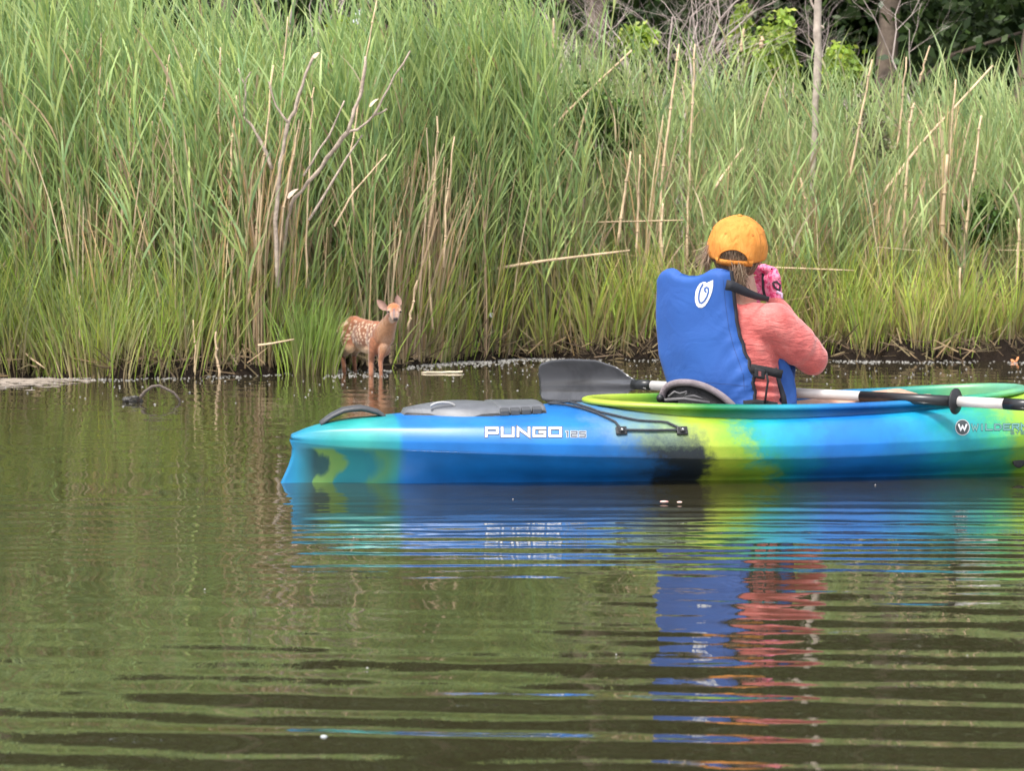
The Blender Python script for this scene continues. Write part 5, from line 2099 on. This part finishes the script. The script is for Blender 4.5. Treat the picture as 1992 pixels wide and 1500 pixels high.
hb.add(*ribbons(P0, D, rng.uniform(.04, .09, n), np.full(n, .0014), rng.normal(0, .3, (n, 3)), c, c, K=4))
hair = hb.link('hair', M_hair, person)
m = Mesh()
m.ellipsoid(HP(0, -.028, -.012), (hRt * .074, hFt * .072, hUp * .078), 20)
link('hair_mass', m.mesh(), plain('hair_base', (.11, .065, .042), .6, .3, 60, .5, 200), hair)

# --- gloves
M_glove, nt, b = new_mat('pink_glove')
tc = N(nt, 'ShaderNodeTexCoord')
n1 = N(nt, 'ShaderNodeTexVoronoi', Scale=95)
n2 = N(nt, 'ShaderNodeTexNoise', Scale=60, Detail=4, Distortion=1)
nt.links.new(tc.outputs['Object'], n1.inputs['Vector']); nt.links.new(tc.outputs['Object'], n2.inputs['Vector'])
rp = ramp(nt, [(.38, (.55, .03, .12)), (.47, (.80, .10, .26)), (.56, (.80, .28, .40)), (.68, (.42, .03, .14))])
nt.links.new(n2.outputs['Fac'], rp.inputs[0]); nt.links.new(rp.outputs[0], b.inputs['Base Color'])
b.inputs['Roughness'].default_value = .7
M_trim = plain('glove_trim', (.028, .018, .026), .8)
for (wr_, pm_, ac_, cu_) in ((wrR, palmR, (hFt * -.75 + hRt * .55), -hRt * .8 + hFt * .5), (wrL, palmL, (hFt * -.75 - hRt * .55), hRt * .8 + hFt * .5)):
    g = Mesh()
    hand(g, wr_, pm_, ac_, cu_, .0035)
    d = (pm_ - wr_).normalized()
    g.capsule(wr_ - d * .015, .031, wr_ + d * .01, .029)
    go = link('glove', fused(g, .0036, 4), M_glove, person)
    m = Mesh()
    ac = (ac_ - d * ac_.dot(d)).normalized(); cu = d.cross(ac).normalized()
    loop = [wr_ - d * .014 + (ac * math.cos(t) + cu * math.sin(t)) * .0315 for t in np.linspace(0, 2 * math.pi, 25)]
    m.tube(loop, .0065, 8)
    link('wrist_trim', m.mesh(), M_trim, go)
    if wr_ is wrR:
        toc = (CAM - wr_).normalized()
        # pull loop, side stripe and lilac tab on the back of the right glove
        def strip(pts, r_, name, mat, flat=.45):
            m = Mesh(); m.tube(pts, r_, 8, flat=flat, upv=tuple(toc)); return link(name, m.mesh(), mat, go)
        gb = BVHTree.FromPolygons([v.co + person.location for v in go.data.vertices], [tuple(p.vertices) for p in go.data.polygons])

        def on(px, py, off=.002):
            h = gb.ray_cast(CAM, ray(px, py))
            if h[0] is None:
                h = gb.find_nearest(P(px, py, wr_.y - .03))
            return h[0] + toc * off
        strip([on(1484, 532), on(1485, 548), on(1486, 562), on(1490, 578)], [.0045, .006, .007, .008], 'stripe', M_trim)
        lp = [(1504, 549), (1511, 548), (1518, 555), (1523, 564), (1517, 566), (1508, 560), (1504, 553), (1504, 549)]
        strip([on(x_, y_, .004) for x_, y_ in lp], .0036, 'pull_loop', M_trim)
        strip([on(1511, 568, .004), on(1520, 572, .004), on(1530, 577, .004)], [.0055, .0055, .005], 'wrist_tab', plain('lilac_tab', (.50, .36, .50), .7))
        strip([on(1500, 515), on(1500, 522)], .003, 'finger_seam', M_trim)

# ------------------------------------------------------------------ fawn
fawn = empty('fawn', (PX(715, 11.85), 11.85, -.08))
tag(fawn, 'small spotted fawn standing in shallow water at the reed edge looking at the camera', 'fawn')
dh = Vector((.60, -.80, 0)); rt_ = Vector((-.80, -.60, 0))       # heading and the flank turned to the camera
cF = P(741, 656, 11.76); cR = P(686, 649, 12.04)
fm = Mesh()
ax = (cF - cR).normalized()
fm.ellipsoid(cR.lerp(cF, .08) + UP * .012, (ax * .105, rt_ * .062, UP * .092), 24)       # haunch
fm.ellipsoid(cR.lerp(cF, .50) + UP * -.008, (ax * .15, rt_ * .066, UP * .083), 24)       # barrel
fm.ellipsoid(cR.lerp(cF, .88) + UP * -.004, (ax * .095, rt_ * .060, UP * .094), 24)      # shoulder and deep chest
fm.capsule(cR.lerp(cF, .42) - UP * .056, .044, cF - UP * .066 + dh * .012, .048)
fm.capsule(cR.lerp(cF, .2) + UP * .055, .040, cF + UP * .045, .036)
hd = P(766.5, 604, 11.62)            # centre of the skull
nb = cF + dh * .02 + UP * .02
fm.chain([nb - UP * .01, nb.lerp(hd, .5) + dh * .012, hd - UP * .015 - dh * -.0], [.066, .043, .033])
look = (Vector((PX(778, 11.4), 0, 0)) * 0 + (CAM + Vector((1.0, 0, -.2)) - hd)).normalized()
look = (look + Vector((0, 0, -.38))).normalized()      # muzzle points down and forward
lr = look.cross(UP).normalized() * -1                    # to the right in the picture
lr = Vector((1, 0.05, 0)).normalized()
lu = lr.cross(look).normalized()
if lu.z < 0: lu = -lu
fm.ellipsoid(hd, (lr * .041, look * .050, lu * .042), 20)
fm.ellipsoid(hd + look * .045 - lu * .010, (lr * .027, look * .050, lu * .026), 18)
fm.ellipsoid(hd + look * .082 - lu * .014, (lr * .020, look * .024, lu * .018), 16)
fm.ellipsoid(hd + look * .05 - lu * .028, (lr * .016, look * .040, lu * .012), 16)
for s in (-1, 1):
    fm.ellipsoid(hd + look * .028 + lr * .030 * s + lu * .010, (lr * .010, look * .014, lu * .010), 12)
# legs
def leg(pts, r_):
    fm.chain([Vector(p) for p in pts], r_)


sR = cF + rt_ * .040; sL = cF - rt_ * .036
leg([sR - UP * .03, P(724, 683, 11.72), P(722, 706, 11.74), P(722, 728, 11.70), P(722, 745, 11.70)], [.040, .0215, .0165, .0145, .014])
leg([sL - UP * .005, P(746, 678, 11.70), P(740, 702, 11.68), P(741, 722, 11.66), P(742, 740, 11.66)], [.045, .026, .0145, .0115, .012])
hR_ = cR + rt_ * .035; hL_ = cR - rt_ * .030
leg([hR_ + UP * .01, P(680, 676, 11.95), P(667, 692, 12.08), P(669, 715, 12.02), P(670, 735, 12.02)], [.062, .034, .015, .0135, .013])
leg([hL_ + UP * .01, P(697, 674, 12.05), P(688, 691, 12.17), P(690, 713, 12.12), P(691, 733, 12.12)], [.055, .030, .014, .0125, .012])
fm.chain([cR - ax * .10 + UP * .03, cR - ax * .125 - UP * .02], [.018, .010])
fme = fused(fm, .0042, 5)
Vf = verts(fme).astype(float)
Nf = normals(fme).astype(float)
base = np.tile(np.array([.225, .076, .031]), (len(Vf), 1))
nz = vnoise(Vf, 60, 6)[:, None]


def blend(base, colr, w):
    w = np.clip(w, 0, 1)[:, None]
    return base * (1 - w) + np.array(colr) * w


rel = Vf - np.array(cR)
along = rel @ np.array(ax) / (cF - cR).length
side_ = rel @ np.array(rt_)
zz = Vf[:, 2] - np.interp(along, [0, 1], [cR.z, cF.z])
onbody = (Vf[:, 2] > .05)
base = blend(base, (.62, .40, .24), np.clip((-zz - .045) / .035, 0, 1) * (along < .95) * (Vf[:, 2] > .09))      # pale belly
base = blend(base, (.34, .11, .04), np.clip((zz - .06) / .03, 0, 1) * (along > -.5) * (along < 1.05))              # darker back line
fr = rel @ np.array(ax) - (cF - cR).length
dhd = np.linalg.norm(Vf - np.array(hd), axis=1)
throat = np.clip((Vf[:, 2] - .11) / .04, 0, 1) * np.clip((fr - .0) / .04, 0, 1) * np.clip((dhd - .045) / .03, 0, 1)
base = blend(base, (.36, .18, .085), throat * np.clip((Vf @ np.array(dh) - np.array(nb) @ np.array(dh) + .0) / .05, 0, 1) * .8)
base = blend(base, (.30, .22, .18), throat * np.clip(1 - np.linalg.norm(Vf - np.array(P(752, 668, 11.66)), axis=1) / .05, 0, 1) * .8)
# face
fl = (Vf - np.array(hd)) @ np.array(look); fr_ = (Vf - np.array(hd)) @ np.array(lr); fu = (Vf - np.array(hd)) @ np.array(lu)
hm = dhd < .11
base = blend(base, (.40, .13, .04), hm * (fu > .012) * (fl < .05) * 1.0)
for s in (-1, 1):
    de = np.sqrt((fr_ - .030 * s)**2 + (fu - .012)**2 + (fl - .035)**2)
    base = blend(base, (.48, .28, .19), hm * np.clip(1.6 - de / .017, 0, 1))
base = blend(base, (.44, .28, .22), hm * (fl > .045) * np.clip((np.abs(fr_) - .007) / .006, 0, 1) * .75)
base = blend(base, (.15, .13, .15), hm * (fl > .035) * (fu > -.012) * np.clip(1 - np.abs(fr_) / .012, 0, 1) * .9)
base = blend(base, (.40, .30, .24), hm * (fu < -.028) * (fl > .02) * (dhd < .085))
base = blend(base, (.10, .06, .045), hm * np.clip((fl - .093) / .006, 0, 1))
# lower legs
base = blend(base, (.25, .10, .048), np.clip((.12 - Vf[:, 2]) / .04, 0, 1) * .8)
# white spots in broken rows on flank and haunch
spots = []
rs = np.random.default_rng(21)
for row in range(7):
    for k in range(13):
        al = -.30 + 1.25 * (k + .5 * (row % 2) + rs.normal(0, .22)) / 12
        zt = .070 - row * .0185 + rs.normal(0, .004)
        spots.append((al * (cF - cR).length, zt, rs.uniform(.0050, .0095)))
w = np.zeros(len(Vf))
la = along * (cF - cR).length
for (sa, sz, sr) in spots:
    dd = np.sqrt(((la - sa) / 1.25)**2 + (zz - sz)**2)
    w = np.maximum(w, np.clip((sr - dd) / .0035 + .5, 0, 1))
w *= (np.abs(side_) > .012) * (zz > -.055) * (along > -.40) * (along < 1.12) * (dhd > .10)
base = blend(base, (.60, .42, .30), w * .85)
base = base * .86 * (1 + .10 * nz)
set_verts(fme, Vf + Nf * (.0012 * vnoise(Vf, 130, 3))[:, None])
set_col(fme, base)
M_fur, nt, b = new_mat('fawn_fur')
at = N(nt, 'ShaderNodeAttribute'); at.attribute_name = 'Col'
tc = N(nt, 'ShaderNodeTexCoord')
n1 = N(nt, 'ShaderNodeTexNoise', Scale=160, Detail=4)
mp = N(nt, 'ShaderNodeMapping'); mp.inputs['Scale'].default_value = (1, 1, .45)
nt.links.new(tc.outputs['Object'], mp.inputs['Vector']); nt.links.new(mp.outputs[0], n1.inputs['Vector'])
r1 = ramp(nt, [(.3, (.72, .70, .68)), (.7, (1.18, 1.18, 1.18))]); nt.links.new(n1.outputs['Fac'], r1.inputs[0])
nt.links.new(mixcol(nt, at.outputs['Color'], r1.outputs[0], 1.0, 'MULTIPLY'), b.inputs['Base Color'])
b.inputs['Roughness'].default_value = .85; b.inputs['Sheen Weight'].default_value = .3
bp = N(nt, 'ShaderNodeBump', Strength=.5, Distance=.003); nt.links.new(n1.outputs['Fac'], bp.inputs['Height']); nt.links.new(bp.outputs[0], b.inputs['Normal'])
fb = link('body', fme, M_fur, fawn)
M_ear = plain('ear_inside', (.27, .16, .125), .8, .2, 60)
M_earb = plain('ear_outside', (.46, .22, .12), .85, .2, 60)


def ear(root, tip, wd, facing):
    d = (tip - root); L = d.length; d.normalize()
    s_ = d.cross(facing).normalized(); n_ = s_.cross(d)
    V_, F_ = [], []
    nu, nv = 10, 8
    for lay in (0, 1):
        for i in range(nu + 1):
            t = i / nu
            w_ = wd * (math.sin(math.pi * min(1, t * .93 + .07)) ** .75) * (1 - .25 * t) + .001
            for j in range(nv + 1):
                q = -1 + 2 * j / nv
                V_.append(root + d * L * t + s_ * q * w_ + n_ * ((q * q) * w_ * .55 * (1 - t * .5) - lay * .003))
    st = (nu + 1) * (nv + 1)
    for lay in range(2):
        for i in range(nu):
            for j in range(nv):
                a = lay * st + i * (nv + 1) + j
                F_.append((a, a + 1, a + nv + 2, a + nv + 1))
    m = Mesh(); m.add(V_, F_)
    me = m.mesh(); me.materials.append(M_ear); me.materials.append(M_earb)
    for p in me.polygons:
        p.material_index = 1 if min(p.vertices) >= st else 0
    return link('ear', me, None, fawn)


tocam = (CAM - hd).normalized()
ear(P(753, 602, 11.63), P(733, 583, 11.64), .023, (tocam + Vector((-.3, 0, 0))).normalized())
ear(P(773, 597, 11.63), P(773, 573, 11.64), .024, (tocam + Vector((.5, 0, 0))).normalized())
M_eyeb = plain('fawn_eye_black', (.008, .006, .005), .12)
for s in (-1, 1):
    m = Mesh(); m.ellipsoid(hd + look * .036 + lr * .0335 * s + lu * .008, (lr * .0065, look * .0075, lu * .0065), 12)
    link('eye', m.mesh(), M_eyeb, fawn)
m = Mesh(); m.ellipsoid(hd + look * .102 - lu * .010, (lr * .012, look * .006, lu * .009), 12)
link('nose', m.mesh(), plain('fawn_nose', (.02, .015, .015), .35), fawn)

# ------------------------------------------------------------------ small things on the water
M_fleck = plain('floating_fleck', (.26, .25, .235), .7, .2, 40)
fl = Mesh()
rf_ = random.Random(4)


def fleck(x, y, r_, h=.0025):
    n_ = 7; r_ *= .62
    a0 = rf_.uniform(0, 6.28); el_ = rf_.uniform(.5, 1)
    z0 = .0015
    V_ = [Vector((x, y, z0 + h + r_ * .15))] + [Vector((x + math.cos(a0 + k * 6.283 / n_) * r_ * rf_.uniform(.7, 1.2), y + math.sin(a0 + k * 6.283 / n_) * r_ * el_ * rf_.uniform(.7, 1.2), z0)) for k in range(n_)]
    fl.add(V_, [(0, 1 + k, 1 + (k + 1) % n_) for k in range(n_)])


for i in range(520):       # scattered over the far water, thinning towards the boat
    y = 12.9 - abs(rf_.gauss(0, 1.5))
    x = rf_.uniform(-3.6, 4.2)
    if y < 7.6 or y > shore(x) - .02: continue
    fleck(x, y, rf_.uniform(.004, .013))
cl_ = [rf_.uniform(-.45, 4.2) for _ in range(26)]
for i in range(620):      # drifted line along the right shore, in patches
    x = rf_.choice(cl_) + rf_.gauss(0, .09)
    fleck(x, float(shore(x)) - abs(rf_.gauss(.03, .13)), rf_.uniform(.005, .016))
for i in range(330):
    x = rf_.uniform(PX(800, 12.8), PX(1080, 12.8))
    fleck(x, float(shore(x)) - abs(rf_.gauss(.05, .22)), rf_.uniform(.006, .018))
for i in range(150):
    x = rf_.uniform(PX(640, 11.9), PX(760, 11.9))
    fleck(x, rf_.uniform(11.5, 12.2), rf_.uniform(.005, .014))
for i in range(220):
    x = rf_.uniform(PX(60, 11.4), PX(660, 11.4))
    fleck(x, float(shore(x)) - abs(rf_.gauss(.02, .12)), rf_.uniform(.005, .015))
for i in range(14):       # a few near the boat and in the foreground
    fleck(rf_.uniform(-1.6, 1.8), rf_.uniform(3.2, 7.2), rf_.uniform(.002, .005))
tag(link('floating_flecks', fl.mesh(), M_fleck), 'tiny pale petals and foam flecks floating near the shore', 'petals', None, 'stuff')

# pale scum film at the left
sc_ = Mesh()
for i in range(260):
    y = 11.42 - abs(rf_.gauss(0, .38)); x = PX(rf_.triangular(-160, 190, 10), 11.2)
    n_ = 9; r_ = rf_.uniform(.015, .07)
    V_ = [Vector((x, y, .0045 + .0002 * (i % 9)))] + [Vector((x + math.cos(k * 6.283 / n_) * r_ * rf_.uniform(.5, 1.3), y + math.sin(k * 6.283 / n_) * r_ * .35 * rf_.uniform(.5, 1.3), .0025)) for k in range(n_)]
    sc_.add(V_, [(0, 1 + k, 1 + (k + 1) % n_) for k in range(n_)])
tag(link('scum_film', sc_.mesh(), plain('scum', (.26, .215, .18), .75, .3, 30, .5, 90)), 'pale tan scum drifting against the bank at the left edge', 'scum', None, 'stuff')
fs = Mesh()
for (xa, xb, yy, Y_) in ((820, 900, 724, 11.9),):
    fs.tube([P(xa, yy + 1, Y_).lerp(P(xb, yy - 1, Y_), i / 6) + Vector((0, 0, random.uniform(-.002, .002))) for i in range(7)], .006, 6)
tag(link('floating_stick', fs.mesh(), M_stalk_p), 'pale thin stick floating right of the legs of the fawn', 'stick')

# drowned twig arching out of the water, with a clot of debris at its foot
Yt = .75 * FPX / (782 - 468)
tw = empty('arched_twig', P(300, 782, Yt))
tag(tw, 'dark twig arching out of the water at the left in front of the reeds', 'twig')
m = Mesh()
ap = [(262, 786), (270, 777), (282, 762), (296, 752), (310, 750), (324, 757), (338, 764), (348, 776), (352, 786)]
m.tube([P(x_, y_, Yt) for x_, y_ in ap], [.009, .009, .008, .0075, .007, .007, .0065, .006, .006], 8)
link('twig', m.mesh(), plain('wet_bark', (.075, .055, .042), .5, .4, 40, .6, 120), tw)
m = Mesh()
for k in range(9):
    m.ellipsoid(P(rf_.uniform(244, 272), rf_.uniform(772, 784), Yt + rf_.uniform(-.05, .05)), (Vector((rf_.uniform(.012, .03), 0, 0)), Vector((0, .02, 0)), Vector((0, 0, rf_.uniform(.006, .016)))), 8)
link('debris_clot', m.mesh(), plain('wet_debris', (.05, .045, .04), .35, .5, 50, .8, 100), tw)


def petal(px, py, r_, col, label, cat='leaf', name='floating_leaf', thick=.003):
    y = .75 * FPX / (py - 468)
    c = Vector((PX(px, y), y, .004))
    m = Mesh()
    m.ellipsoid(c, (Vector((r_, 0, 0)), Vector((0, r_ * .7, 0)), Vector((0, 0, thick))), 12)
    tag(link(name, m.mesh(), plain('leaf_' + name, col, .7, .2, 60)), label, cat)


petal(1294, 981, .013, (.62, .36, .32), 'pink fallen leaf floating in front of the dark smoky part of the hull')
petal(1324, 982, .008, (.62, .42, .36), 'smaller pink leaf floating just right of the larger one')
petal(625, 1451, .0055, (.33, .35, .36), 'small round bubble of white foam in the foreground water', 'foam', 'foam_bubble', .003)
m = Mesh()
cl = P(1977, 708, 13.0)
for k in range(5):
    a = k * 1.26
    m.ellipsoid(cl + Vector((math.cos(a) * .02, 0, math.sin(a) * .024)), (Vector((math.cos(a), 0, math.sin(a))) * .024, Vector((0, .006, 0)), Vector((-math.sin(a), 0, math.cos(a))) * .010), 8)
tag(link('orange_leaf', m.mesh(), plain('orange_leaf', (.60, .24, .10), .7, .2, 60)), 'orange fallen leaf caught at the waterline at the right edge', 'leaf')
m = Mesh()
cl = P(956, 613, 13.15)
for k in range(6):
    a = k * 1.047
    m.ellipsoid(cl + Vector((math.cos(a) * .007, 0, math.sin(a) * .008)), (Vector((.008, 0, 0)), Vector((0, .006, 0)), Vector((0, 0, .008))), 8)
wf = tag(link('white_blossom', m.mesh(), M_white), 'single small white blossom in the grass between fawn and kayaker', 'flower')
m = Mesh(); m.tube([cl, cl - UP * .12, cl - UP * .26 + Vector((.01, 0, 0))], .0025, 5)
link('stem', m.mesh(), plain('flower_stem', (.14, .22, .05), .7), wf)
